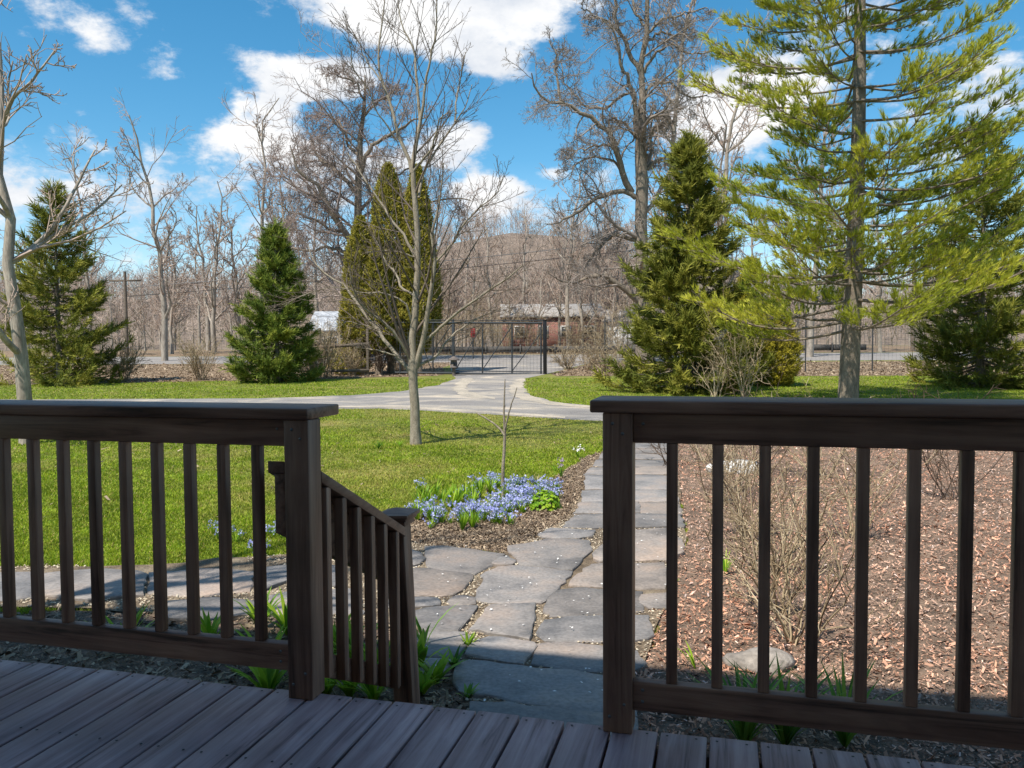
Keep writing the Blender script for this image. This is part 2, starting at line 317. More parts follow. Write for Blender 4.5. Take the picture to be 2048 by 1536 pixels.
def resample(pts, S):
    p = np.array(pts, float); t = np.concatenate([[0], np.cumsum(np.linalg.norm(np.diff(p[:, :3], axis=0), axis=1))]); t /= t[-1]
    # catmull-rom through the points
    q = np.linspace(0, 1, S); idx = np.clip(np.searchsorted(t, q, side='right') - 1, 0, len(p) - 2)
    m = np.gradient(p, t, axis=0) if len(p) > 2 else np.tile((p[1] - p[0])[None], (2, 1))
    h = (t[idx + 1] - t[idx])[:, None]; s = ((q - t[idx]) / np.maximum(t[idx + 1] - t[idx], 1e-9))[:, None]
    return ((2 * s**3 - 3 * s**2 + 1) * p[idx] + (s**3 - 2 * s**2 + s) * h * m[idx] + (-2 * s**3 + 3 * s**2) * p[idx + 1] + (s**3 - s**2) * h * m[idx + 1])
def walk(p, d, ln, S, curl, upb, g):
    n = len(p); P = np.empty((n, S, 3)); P[:, 0] = p; d = unit(d); st = (ln / (S - 1))[:, None]
    for i in range(1, S):
        d = unit(d + g.normal(0, curl, (n, 3)) + np.array([0, 0, upb])); P[:, i] = P[:, i - 1] + d * st
    return P
def sprout(P, R, m, t0, t1, ang, lf, rf, S, curl, upb, g, rmin=.003, lmax=None):
    n, Sp, _ = P.shape
    ln = np.linalg.norm(np.diff(P, axis=1), axis=2).sum(1)
    t = t0 + (t1 - t0) * ((np.arange(m)[None] + g.random((n, m))) / m)
    f = t * (Sp - 1); i = np.clip(f.astype(int), 0, Sp - 2); w = (f - i)[..., None]; r = np.arange(n)[:, None]
    p = P[r, i] * (1 - w) + P[r, i + 1] * w; T = unit(P[r, i + 1] - P[r, i]); rr = R[r, i] * (1 - w[..., 0]) + R[r, i + 1] * w[..., 0]
    pr = g.normal(0, 1, T.shape); pr = unit(pr - (pr * T).sum(-1, keepdims=True) * T)
    a = np.radians(ang) * g.uniform(.7, 1.3, (n, m))[..., None]
    d = np.cos(a) * T + np.sin(a) * pr
    L_ = lf * ln[:, None] * (1.15 - .65 * t) * g.uniform(.6, 1.3, (n, m))
    if lmax: L_ = np.minimum(L_, lmax)
    c = walk(p.reshape(-1, 3), d.reshape(-1, 3), L_.ravel(), S, curl, upb, g)
    r0_ = np.maximum(rr.ravel() * rf, rmin); r1 = np.maximum(r0_ * .3, rmin * .6)
    return c, r0_[:, None] + (r1 - r0_)[:, None] * np.linspace(0, 1, S)[None]
def rotmats(d, g, roll=None):
    """rotation matrices whose z column is d"""
    d = unit(d); a = g.normal(0, 1, d.shape); x = unit(a - (a * d).sum(-1, keepdims=True) * d); y = np.cross(d, x); return np.stack([x, y, d], -1)
def scatter(pv, pt, pos, rot, scl):
    V = np.einsum('nij,pj->npi', rot, pv) * np.asarray(scl).reshape(-1, 1, 1) + pos[:, None]
    T = pt[None] + (np.arange(len(pos)) * len(pv))[:, None, None]
    return V.reshape(-1, 3), T.reshape(-1, 3)
def pip(poly, x, y):
    poly = np.asarray(poly, float); ins = np.zeros(len(x), bool); j = len(poly) - 1
    for i in range(len(poly)):
        xi, yi = poly[i]; xj, yj = poly[j]
        c = ((yi > y) != (yj > y)) & (x < (xj - xi) * (y - yi) / (yj - yi + 1e-12) + xi); ins ^= c; j = i
    return ins
def rough_poly(pts, step, amp, g):
    """densify and roughen an outline"""
    pts = np.array([tuple(p)[:2] for p in pts], float); out = []
    for a, b in zip(pts, np.roll(pts, -1, 0)):
        n = max(1, int(np.linalg.norm(b - a) / step)); nn = np.array([-(b - a)[1], (b - a)[0]]) / max(np.linalg.norm(b - a), 1e-6)
        for k in range(n):
            out.append(a + (b - a) * k / n + (nn * g.normal(0, amp) if k else 0))
    return np.array(out)
def sheet(name, poly, m, lift=.004, flat=None, parent=None):
    me = bpy.data.meshes.new(name); bm = bmesh.new(); f = bm.faces.new([bm.verts.new((x, y, 0)) for x, y in poly]); bm.normal_update()
    if f.normal.z < 0: bmesh.ops.reverse_faces(bm, faces=[f])
    if flat is None:
        for k in (14, 36, 66): bmesh.ops.bisect_plane(bm, geom=bm.verts[:] + bm.edges[:] + bm.faces[:], plane_co=(0, k, 0), plane_no=(0, 1, 0))
    for v in bm.verts: v.co.z = (flat if flat is not None else float(hgt(v.co.y))) + lift
    bmesh.ops.triangulate(bm, faces=bm.faces[:]); bm.to_mesh(me); bm.free()
    return tag(link(name, me, m, parent), kind='structure')
def gxy(pts): return [tuple(gp(*p))[:2] for p in pts]

# ------------------------------------------------------------------ ground, drive, road, hills
mb = MB(); xs = np.array([-3000, -400, -60, -20, 0, 20, 60, 400, 3000.]); ys = np.array([-400, -30, 14, 36, 66, 120, 400, 3500.])
X, Y = np.meshgrid(xs, ys); V = np.stack([X, Y, hgt(Y)], -1).reshape(-1, 3); nx = len(xs)
mb.add(V, [(j * nx + i, j * nx + i + 1, (j + 1) * nx + i + 1, (j + 1) * nx + i) for j in range(len(ys) - 1) for i in range(nx - 1)])
tag(mb.build('ground', M['turf']), kind='structure')

drive_px = [(-900, 838), (-300, 835), (300, 828), (640, 818), (760, 817), (860, 822), (1010, 831), (1130, 839), (1200, 842), (1500, 858), (2100, 885), (2900, 905),
            (2900, 862), (2100, 850), (1500, 832), (1300, 822), (1190, 813), (1100, 803), (1060, 791), (1046, 772), (1050, 757), (912, 757), (880, 770), (800, 783), (700, 791), (512, 797), (100, 799), (-900, 800)]
drive_poly = rough_poly(gxy(drive_px), .5, .05, rng)
sheet('driveway', drive_poly, M['gravel'])
gateY = 36.0
M['sand'] = noisemat('worn_sandy_gravel', [(.3, .27, .23), (.42, .365, .29), (.54, .465, .37)], 1.2, (1, 1, 1), .95, .5, 30)
for pp in ([(1050, 757), (1046, 772), (1060, 791), (1100, 803), (1190, 813), (1190, 817), (1095, 810), (1040, 799), (1016, 782), (1024, 766), (1036, 757)], [(948, 757), (936, 768), (932, 779), (952, 789), (990, 796), (990, 799), (942, 796), (914, 788), (906, 775), (926, 757)], [(640, 815), (760, 815), (860, 820), (1010, 829), (1130, 837), (1130, 834), (1010, 825), (860, 815), (760, 812), (640, 813)]):
    sheet('gravel_shoulder', rough_poly(gxy(pp), .35, .07, rng), M['sand'], .009)
yd = gp(980, 757).y
apron = [gp(912, 757), gp(1050, 757), at(1092, 752, 36), at(905, 752, 36)]
dr2 = [tuple(p)[:2] for p in apron]
sheet('driveway', dr2, M['gravel'], .005)
x0g, x1g = dr2[3][0], dr2[2][0]
sheet('driveway', [(x0g, 36.0), (x1g, 36.0), (x1g + 3.5, 47), (x0g - 1, 47)], M['gravel'], .005)
road_poly = [(-80, 47), (80, 45), (80, 55), (-80, 56)]
sheet('road', road_poly, M['road'], .009)
lb_right = rough_poly([(x1g + .4, 34.4), (12, 33.6), (40, 32), (40, 44.5), (4.5, 44.8), (x1g + .2, 36.2)], .6, .08, rng)
sheet('leaf_bed', lb_right[lb_right[:, 1] <= 99], M['leafbed'], .006)
sheet('wood_floor', [(-260, 56.5), (260, 55.5), (260, 125), (-260, 125)], M['leafbed'], .007)
lb_left = rough_poly([(-60, 29), (-22, 30.5), (-13, 32), (-8, 33.4), (x0g - .6, 35.2), (x0g - .8, 46), (-60, 46)], .6, .1, rng)
sheet('leaf_bed', lb_left, M['leafbed'], .006)

def bump_poly(mbx, poly, z0, h, g):  # uneven soil mound edge not needed
    pass
# beds near the house
bed_right = rough_poly([tuple(gp(*p, -.5))[:2] for p in [(1250, 1500), (1262, 1345), (1318, 1262), (1296, 1225), (1342, 1190), (1338, 1125), (1372, 1090), (1360, 1000), (1350, 940), (1345, 885), (1500, 862), (1900, 875), (2600, 930), (3400, 1150), (3600, 1700), (2000, 1800)]], .12, .02, rng)
sheet('mulch_bed', bed_right, M['soil'], .006, -.5)
bed_mid = rough_poly([tuple(gp(*p, -.5))[:2] for p in [(700, 1045), (830, 1030), (900, 1035), (1010, 1010), (1080, 975), (1110, 955), (1165, 918), (1200, 905), (1195, 935), (1172, 985), (1140, 1045), (1090, 1085), (1010, 1112), (940, 1105), (830, 1095), (700, 1085)]], .12, .02, rng)
sheet('flower_bed', bed_mid, M['soil'], .006, -.5)
bed_deck = rough_poly([tuple(gp(*p, -.5))[:2] for p in [(-300, 1240), (200, 1225), (520, 1210), (700, 1235), (830, 1260), (930, 1330), (1000, 1400), (1210, 1440), (1300, 1480), (1200, 1700), (200, 1700), (-400, 1600)]], .12, .02, rng)
sheet('planting_bed', bed_deck, M['soil'], .010, -.5)

# ------------------------------------------------------------------ flagstones
ZA = lambda x, y: (820 + x / 3.572, 1020 + y / 3.572)
ZB = lambda x, y: (512 + x / 4.267, 1060 + y / 4.267)
stones = [
 [ZA(*p) for p in [(110, 270), (240, 262), (520, 300), (665, 318), (560, 400), (455, 458), (300, 445), (145, 418), (120, 350)]],
 [ZA(*p) for p in [(-170, 300), (0, 290), (60, 320), (95, 350), (60, 385), (0, 405), (-170, 400)]],
 [ZA(*p) for p in [(-150, 430), (0, 425), (140, 432), (300, 458), (440, 470), (395, 540), (300, 612), (150, 612), (0, 608), (-150, 600)]],
 [ZA(*p) for p in [(-140, 640), (0, 632), (190, 634), (200, 680), (100, 688), (-140, 690)]],
 [ZA(*p) for p in [(280, 665), (330, 630), (440, 640), (450, 668), (300, 684)]],
 [ZA(*p) for p in [(640, 408), (860, 400), (1150, 446), (1130, 480), (1060, 540), (960, 645), (890, 665), (640, 668), (520, 650), (470, 636), (490, 590), (525, 545), (505, 475)]],
 [ZA(*p) for p in [(710, 262), (900, 238), (980, 212), (1280, 222), (1285, 290), (1230, 345), (1150, 430), (950, 408), (770, 390), (775, 350), (745, 310), (705, 300)]],
 [ZA(*p) for p in [(640, 350), (695, 340), (735, 368), (715, 390), (640, 393), (600, 380)]],
 [ZA(*p) for p in [(920, 178), (1010, 140), (1310, 152), (1285, 190), (1200, 206), (960, 202)]],
 [ZA(*p) for p in [(580, 700), (885, 684), (865, 800), (845, 920), (700, 896), (560, 876), (450, 864), (530, 760)]],
 [ZA(*p) for p in [(30, 735), (200, 706), (460, 696), (430, 745), (340, 862), (200, 866), (70, 850)]],
 [ZA(*p) for p in [(60, 890), (340, 884), (400, 905), (420, 945), (330, 1035), (200, 1045), (50, 1025)]],
 [ZA(*p) for p in [(40, 1065), (200, 1072), (300, 1080), (230, 1140), (150, 1168), (60, 1135)]],
 [(1185, 1112), (1200, 1095), (1262, 1064), (1340, 1058), (1362, 1085), (1366, 1103), (1330, 1120), (1200, 1124)],
 [(1145, 1160), (1185, 1130), (1270, 1128), (1330, 1126), (1326, 1176), (1230, 1174), (1140, 1170)],
 [(1105, 1187), (1150, 1178), (1280, 1184), (1282, 1222), (1200, 1225), (1100, 1233), (1094, 1223), (1098, 1205)],
 [(1288, 1193), (1332, 1188), (1332, 1213), (1302, 1214), (1288, 1205)],
 [(1078, 1266), (1092, 1240), (1210, 1235), (1290, 1234), (1306, 1262), (1290, 1276), (1210, 1281), (1100, 1278)],
 [(1066, 1328), (1076, 1290), (1120, 1285), (1200, 1292), (1268, 1302), (1290, 1325), (1262, 1334), (1205, 1342), (1130, 1335)],
 [(934, 1308), (950, 1289), (980, 1278), (1056, 1287), (1064, 1293), (1042, 1329), (990, 1321)],
 [ZA(*p) for p in [(330, 1180), (370, 1088), (560, 1085), (900, 1136), (1150, 1158), (1385, 1192), (1600, 1236), (1600, 1470), (1370, 1448), (1050, 1414), (800, 1364), (680, 1334), (560, 1320), (420, 1325), (350, 1270)]],
 [ZA(*p) for p in [(450, 1392), (700, 1408), (1000, 1443), (1600, 1505), (1600, 1800), (500, 1800)]],
 [ZB(*p) for p in [(20, 420), (80, 325), (270, 312), (560, 290), (720, 330), (740, 455), (600, 490), (270, 436), (60, 530)]],
 [ZB(*p) for p in [(30, 640), (90, 580), (270, 540), (600, 522), (880, 505), (880, 730), (600, 712), (270, 735), (90, 700)]],
 [(300, 1148), (420, 1140), (505, 1146), (498, 1182), (400, 1190), (300, 1186)],
 [(330, 1205), (430, 1198), (505, 1206), (510, 1228), (420, 1238), (330, 1234)],
 [(90, 1150), (200, 1142), (285, 1148), (286, 1190), (180, 1200), (80, 1190)],
 [(-160, 1150), (70, 1145), (60, 1195), (-60, 1205), (-170, 1195)],
 # path running away behind the right-hand post
 [(1127, 1054), (1150, 1031), (1240, 1028), (1238, 1056)], [(1243, 1056), (1244, 1028), (1362, 1030), (1364, 1053)],
 [(1153, 1027), (1163, 1007), (1275, 1006), (1278, 1026)], [(1282, 1026), (1280, 1006), (1356, 1007), (1361, 1027)],
 [(1165, 1004), (1166, 983), (1270, 981), (1350, 983), (1354, 1003), (1260, 1004)],
 [(1173, 980), (1172, 952), (1300, 950), (1350, 953), (1350, 979), (1250, 980)],
 [(1168, 949), (1182, 934), (1260, 935), (1262, 949)], [(1266, 948), (1265, 935), (1345, 935), (1347, 948)],
 [(1186, 932), (1196, 920), (1280, 921), (1344, 921), (1345, 932)],
 [(1198, 918), (1206, 908), (1340, 909), (1342, 918)], [(1208, 906), (1216, 898), (1338, 898), (1339, 906)], [(1220, 896), (1228, 888), (1334, 888), (1336, 896)],
 [(1230, 886), (1238, 878), (1330, 878), (1332, 886)],
]
stone_polys = []
patio = tag(empty('flagstone_path', (0, 5, -.5)), kind='structure')
gs = np.random.default_rng(3)
gravelbase = rough_poly([tuple(gp(*p, -.5))[:2] for p in [(-200, 1140), (300, 1135), (560, 1115), (820, 1090), (1010, 1112), (1130, 1045), (1165, 985), (1180, 930), (1228, 880), (1338, 874), (1350, 940), (1362, 1000), (1372, 1090), (1340, 1130), (1335, 1215), (1310, 1265), (1290, 1330), (1265, 1350), (1265, 1500), (940, 1500), (930, 1330), (830, 1262), (510, 1235), (-200, 1215)]], .2, .02, gs)
sheet('path_bedding', gravelbase, M['bedding'], .022, -.5)
for st in stones:
    P = np.array([tuple(gp(u, v, -.47))[:2] for u, v in st]); c = P.mean(0)
    # rounded, chipped outline
    out = []
    for a, b, d in zip(P, np.roll(P, -1, 0), np.roll(P, -2, 0)):
        n = max(2, min(7, int(np.linalg.norm(b - a) / .07)))
        nn = np.array([-(b - a)[1], (b - a)[0]]) / max(np.linalg.norm(b - a), 1e-6)
        for k in range(n):
            t = k / n; q = a + (b - a) * t
            if k == 0: q = q + (c - q) * .006
            out.append(q + nn * gs.normal(0, .008))
    out = np.array(out); area = .5 * np.sum(out[:, 0] * np.roll(out[:, 1], -1) - np.roll(out[:, 0], -1) * out[:, 1])
    if area < 0: out = out[::-1]
    out = out + (out - c) / np.maximum(np.linalg.norm(out - c, axis=1, keepdims=True), .01) * np.array([.02, .03])
    stone_polys.append(out); n = len(out); zt = -.462 + gs.normal(0, .004); tx, ty = gs.normal(0, .006, 2)
    ins = out + (c - out) / np.maximum(np.linalg.norm(c - out, axis=1, keepdims=True), .01) * (.004 + .008 * gs.random((n, 1))**2)
    ins2 = out + (c - out) * .4
    zf = lambda q, z: z + (q[:, 0] - c[0]) * tx + (q[:, 1] - c[1]) * ty
    V = np.concatenate([np.c_[out, np.full(n, -.53)], np.c_[out, zf(out, zt - .006 + gs.normal(0, .003, n))], np.c_[ins, zf(ins, zt)], np.c_[ins2, zf(ins2, zt + gs.normal(0, .0018, n))], [[c[0], c[1], zt]]])
    i = np.arange(n); j = (i + 1) % n
    mb = MB(); mb.add(V - np.array([c[0], c[1], 0]), np.concatenate([np.stack([r * n + i, r * n + j, (r + 1) * n + j, (r + 1) * n + i], -1) for r in range(3)]), np.stack([3 * n + i, 3 * n + j, np.full(n, 4 * n)], -1))
    me = mb.mesh('flagstone'); me.polygons.foreach_set('use_smooth', [k >= 2 * n for k in range(len(me.polygons))])
    o = link('flagstone', me, M['stone'], patio); o.location = (c[0], c[1] - 5, .5)

def on_stone(x, y):
    r = np.zeros(len(x), bool)
    for P in stone_polys: r |= pip(P, x, y)
    return r

# ------------------------------------------------------------------ deck, railings, stair
AL = math.atan((1445 - 1024) / FPX)
E = Vector((math.cos(AL), -math.sin(AL), 0)); Nn = Vector((math.sin(AL), math.cos(AL), 0))
edge = np.mean([gp(u, v, 0).dot(Nn) for u, v in ((647, 1392.5), (832, 1409), (1263, 1457), (1534, 1478))])
def DN(e, n, z=0): return E * e + Nn * n + Vector((0, 0, z))
deck_rz = -AL
def dbox(name, e0, e1, n0, n1, z0, z1, m, parent, bev=.003):
    """a timber in deck coordinates, its object frame along the deck axes"""
    mb = MB(); ce, cn = (e0 + e1) / 2, (n0 + n1) / 2
    mb.box((e0 - ce, n0 - cn, 0), (e1 - e0, 0, 0), (0, n1 - n0, 0), (0, 0, z1 - z0))
    o = mb.build(name, m, parent); p = DN(ce, cn, z0) - parent.location; o.location = p; o.rotation_euler = (0, 0, deck_rz)
    if bev: bevel(o, bev)
    return o
deck = tag(empty('deck', DN(0, edge - 1.5, 0)), 'dark stained timber porch deck of parallel weathered boards', 'deck')
bx = [gp(u, 1536, 0).dot(E) for u in (664, 767, 875, 983, 1092, 1194.6, 1304, 1414.6)]
pitch = (bx[-1] - bx[0]) / 7; b0 = bx[0]
nail = MB()
for k in range(-22, 30):
    e = b0 + k * pitch; j = random.uniform(-.004, .006)
    mb = MB(); w = pitch - .009
    mb.box((-w / 2, -3.24, -.03), (w, 0, 0), (0, 3.3 - .06 + j, 0), (0, 0, .03))
    o = mb.build('board', M['deck'], deck); o.location = DN(e + pitch / 2, edge, random.uniform(-.0012, .0012)) - deck.location; o.rotation_euler = (0, random.uniform(-.004, .004), deck_rz); bevel(o, .004)
    for s in (.025, pitch - .035):
        for nn_ in (.03, .45):
            mbn = MB(); a = np.arange(6) * math.pi / 3
            nail.add([tuple(DN(e + s + .0045 * math.cos(t), edge - nn_ + .0045 * math.sin(t), .0022)) for t in a] , None, [(0, i, i + 1) for i in range(1, 5)])
nl = nail.build('nail_heads', M['dark'], deck); nl.location = -deck.location; tag(nl, kind='stuff')
dbox('rim_joist', b0 - 22 * pitch, b0 + 30 * pitch, edge - .06, edge - .022, -.24, -.034, M['rail_x'], deck)
dbox('rim_joist', b0 - 22 * pitch, b0 + 30 * pitch, edge - 3.2, edge - 3.16, -.5, -.034, M['rail_x'], deck)
for e in (-3.0, -1.2, .6, 2.4, 4.0):
    dbox('support_post', e, e + .14, edge - .2, edge - .062, -.55, -.034, M['rail_z'], deck)

PW = .089
def railing(corner, right, ztop, ztop_far, length, label, posts, zb):
    """corner: deck coordinates (e, n) of the post corner beside the stair opening"""
    e, n = corner; s = 1 if right else -1
    root = tag(empty('deck_railing', DN(e, n, 0)), label, 'railing')
    sp = lambda a, b: (e + s * a, e + s * b) if s > 0 else (e + s * b, e + s * a)
    for i, d in enumerate([0] + posts):
        a, b = sp(d, d + PW); dbox('post', a, b, n, n + PW, 0 if n + PW / 2 < edge else -.3, ztop - .0385, M['rail_z'], root, .004)
    segs = [0] + posts
    for i, d in enumerate(segs):
        d2 = segs[i + 1] if i + 1 < len(segs) else length
        if d2 - d < .3: continue
        a, b = sp(d + PW + .0005, d2 - .0005)
        dbox('top_rail', a, b, n + .012, n + .05, ztop - .0385 - .089, ztop - .039, M['rail_x'], root)
        dbox('bottom_rail', a, b, n + .008, n + .046, zb, zb + .089, M['rail_x'], root)
        k = d + PW + .115
        while k < d2 - .06:
            a, b = sp(k - .016, k + .016); dbox('baluster', a, b, n + .0465, n + .0785, zb + .02, ztop - .0395, M['rail_z'], root, .002) if False else dbox('baluster', a, b, n + .013, n + .045, zb + .0895, ztop - .1279, M['rail_z'], root, .002)
            k += .1315
    a, b = sp(-.038 if right else -.002, length)
    cap = dbox('cap_rail', a, b, n - .006, n + .225, ztop - .038, ztop, M['rail_x'], root, .006)
    return root
def screws(root, pts):
    for q in pts:
        a = np.arange(8) * math.pi / 4; V = [tuple(E * (.005 * math.cos(t)) + Vector((0, 0, .005 * math.sin(t)))) for t in a] + [tuple(E * (.005 * math.cos(t)) + Vector((0, 0, .005 * math.sin(t))) - Nn * .0015) for t in a]
        mb = MB().add(V, [(i, (i + 1) % 8, 8 + (i + 1) % 8, 8 + i) for i in range(8)], [(8, 8 + i, 9 + i) for i in range(1, 7)]); mb.build('screw', M['wire'], root).location = DN(*q) - root.location
# right railing
pr = gp(1205.5, 1463, 0); cr_ = (pr.dot(E), pr.dot(Nn))
zr = at(1205, 800, pr.y).z
r1 = railing(cr_, True, zr, zr, 5.2, 'dark brown timber railing beside the mulch bed, right of the stair opening', [2.2, 4.4], .072)
# left railing
pl = gp(625, 1402, 0); cl_ = (pl.dot(E), pl.dot(Nn))
zl = at(621, 817, pl.y).z
r2 = railing(cl_, False, zl, zl, 4.2, 'dark brown timber railing joined to the sloping stair rail', [2.0], .09)

for root, (e_, n_), sg, zt_, zb_ in ((r1, cr_, 1, zr, .072), (r2, cl_, -1, zl, .09)):
    o_ = e_ if sg > 0 else e_ - PW
    screws(root, [(o_ + .02, n_ - .0005, .05), (o_ + .065, n_ - .0005, .09), (o_ + .03, n_ - .0005, zt_ - .07), (o_ + .06, n_ - .0005, zt_ - .1), (e_ + sg * (PW + .03), n_ + .0075, zb_ + .03), (e_ + sg * (PW + .03), n_ + .0075, zb_ + .065), (e_ + sg * (PW + .03), n_ + .0115, zt_ - .07)])
# stair railing: sloping handrail, apron, slats, leaning newel with a moulded cap
sr = tag(empty('stair_railing', DN(cl_[0], cl_[1] + .1, -.1)), 'sloping timber stair rail with slats and capped newel post', 'stair railing')
ce, cn = cl_
SL = -.475
newn = .84
def slope(name, e0, e1, n0, n1, zA, h, m):
    """a timber that follows the stair slope, zA = its top at n = cn + .09"""
    z = lambda n: zA + SL * (n - .09)
    o = np.array(DN(ce + e0, cn + n0, z(n0) - h)); mb = MB()
    mb.box(o, tuple(E * (e1 - e0)), tuple(Nn * (n1 - n0) + Vector((0, 0, SL * (n1 - n0)))), (0, 0, h))
    ob = mb.build(name, m, sr); ob.location = -sr.location; bevel(ob, .003); return ob
slope('handrail', -.150, .0, .0895, newn, .755, .04, M['rail_y'])
slope('handrail', -.150, -.0895, .0, .089, .755, .04, M['rail_y'])
slope('apron_board', -.128, -.0895, .004, newn + .05, .7145, .2, M['rail_y'])
slope('bottom_rail', -.075, -.037, .0895, newn, .135, .089, M['rail_y'])
for k in range(6):
    n0 = .125 + k * .122; zt = .715 + SL * (n0 - .09 + .016); zb = .135 - .085 + SL * (n0 - .09 + .016)
    dbox('slat', ce - .0365, ce - .002, cn + n0, cn + n0 + .034, zb, zt, M['rail_z'], sr, .002)
zn = .47
LEAN = -.045
nw = MB(); nw.box((-.089, 0, 0), (.089, 0, 0), (0, .089, 0), (0, 0, zn - .05 + .5))
npst = nw.build('newel_post', M['rail_z'], sr); npst.location = DN(ce + .028, cn + newn, -.5) - sr.location; npst.rotation_euler = (0, LEAN, deck_rz); bevel(npst, .004)
cp = MB()
z0 = zn - .05 + .5
for (hw, za, zb) in ((.056, z0 - .016, z0 + .006), (.066, z0 + .006, z0 + .02), (.078, z0 + .02, z0 + .036)):
    cp.box((-.0445 - hw, .0445 - hw, za), (2 * hw, 0, 0), (0, 2 * hw, 0), (0, 0, zb - za))
hw = .078; zz = z0 + .036
cp.add([(-.0445 - hw, .0445 - hw, zz), (-.0445 + hw, .0445 - hw, zz), (-.0445 + hw, .0445 + hw, zz), (-.0445 - hw, .0445 + hw, zz), (-.0445, .0445, zz + .022)], None, [(0, 1, 4), (1, 2, 4), (2, 3, 4), (3, 0, 4)])
cpo = cp.build('post_cap', M['rail_x'], sr); cpo.location = npst.location; cpo.rotation_euler = npst.rotation_euler; bevel(cpo, .002)
# steps
stp = tag(empty('porch_steps', DN(0, edge + .3, -.5)), 'short flight of dark timber steps below the deck opening', 'steps')
e0s, e1s = ce + .06, cr_[0] - .02
for k in range(2):
    dbox('tread', e0s, e1s, edge + .03 + .27 * k, edge + .03 + .27 * (k + 1) + .01 - .02, -.165 * (k + 1) - .035, -.165 * (k + 1) - .003 * 1, M['deck'], stp)
    dbox('riser', e0s + .01, e1s - .01, edge + .002 + .27 * k, edge + .022 + .27 * k, -.165 * (k + 1), -.165 * k - .042, M['rail_x'], stp, 0)
for e in (e0s + .005, e1s - .045):
    mb = MB(); V = []
    prof = [(0, -.5), (0, -.21), (.27, -.21), (.27, -.372), (.53, -.372), (.53, -.5)]
    for de in (0, .038):
        V += [tuple(DN(e + de, edge + .03 + a, b)) for a, b in prof]
    bmx = bmesh.new(); vs = [bmx.verts.new(v) for v in V]
    bmx.faces.new(vs[:6]); bmx.faces.new(vs[6:][::-1])
    for i in range(6): bmx.faces.new((vs[i], vs[6 + i], vs[6 + (i + 1) % 6], vs[(i + 1) % 6]))
    bmesh.ops.recalc_face_normals(bmx, faces=bmx.faces[:]); me = bpy.data.meshes.new('stringer'); bmx.to_mesh(me); bmx.free()
    o = link('stringer', me, M['rail_y'], stp); o.location = -stp.location

# the house whose porch the photographer stands on
hs = tag(empty('house', DN(0, edge - 3.3, -.5)), 'tall sided house standing behind the deck and shading it', 'house')
WALLN = edge - 3.3; EAVE = 7.45
dbox('wall', -7, 7, WALLN - .2, WALLN, -.5, EAVE, M['siding'], hs, 0)
dbox('door', -.2, .72, WALLN + .002, WALLN + .05, .0, 2.05, M['white'], hs)
for z in (.8, 3.6):
    for e in (-5.4, -3.2, 2.4, 4.6):
        w_ = dbox('window', e, e + 1.2, WALLN + .002, WALLN + .04, z, z + 1.4, M['white'], hs)
        g_ = MB().box((-.52, .021, .08), (1.04, 0, 0), (0, .012, 0), (0, 0, 1.24)).build('pane', M['glass'], w_)
for sgn, nm in ((1, 'roof'), (-1, 'roof')):
    mb = MB(); a = DN(-7.4, WALLN - 4.2, EAVE + 2.6); b = DN(-7.4, WALLN - 4.2 + sgn * 4.75, EAVE)
    mb.box(tuple(a), tuple(E * 14.8), tuple(b - a), (0, 0, .14)); o = mb.build(nm, M['shingle'], hs); o.location = -hs.location
dbox('wall', -7, 7, WALLN - 8.4, WALLN - 8.2, -.5, EAVE, M['siding'], hs, 0)
for e in (-7, 6.8): dbox('wall', e, e + .2, WALLN - 8.195, WALLN - .205, -.5, EAVE - .1, M['siding'], hs, 0)

# ------------------------------------------------------------------ lawn
g = np.random.default_rng(11)
def scatter_pts(n, u0_, u1_, y0, y1, p):
    """points on the lawn, denser near: y ~ power law; across ~ the width seen plus a margin"""
    t = g.random(n); yy = (y0**(1 - p) + t * (y1**(1 - p) - y0**(1 - p)))**(1 / (1 - p)); xx = (g.uniform(u0_, u1_, n)) / FPX * yy
    return xx, yy
xx, yy = scatter_pts(900000, -1130, 1130, 4.6, 33, 1.6)
bad = pip(drive_poly, xx, yy) | pip(bed_right, xx, yy) | pip(bed_mid, xx, yy) | pip(bed_deck, xx, yy) | pip(gravelbase, xx, yy) | pip(lb_left, xx, yy) | pip(lb_right, xx, yy) | pip(dr2, xx, yy)
bad |= (xx * Nn.x + yy * Nn.y) < edge + .2
keepd = np.zeros(len(xx), bool)
xx, yy = xx[~bad], yy[~bad]
def vnoise(x, y, s, seed):
    gg = np.random.default_rng(seed); G = gg.random((256, 256)); fx, fy = x * s + 60, y * s + 60; ix, iy = np.floor(fx).astype(int) % 255, np.floor(fy).astype(int) % 255; tx, ty = fx % 1, fy % 1; tx = tx * tx * (3 - 2 * tx); ty = ty * ty * (3 - 2 * ty)
    return (G[ix, iy] * (1 - tx) + G[ix + 1, iy] * tx) * (1 - ty) + (G[ix, iy + 1] * (1 - tx) + G[ix + 1, iy + 1] * tx) * ty
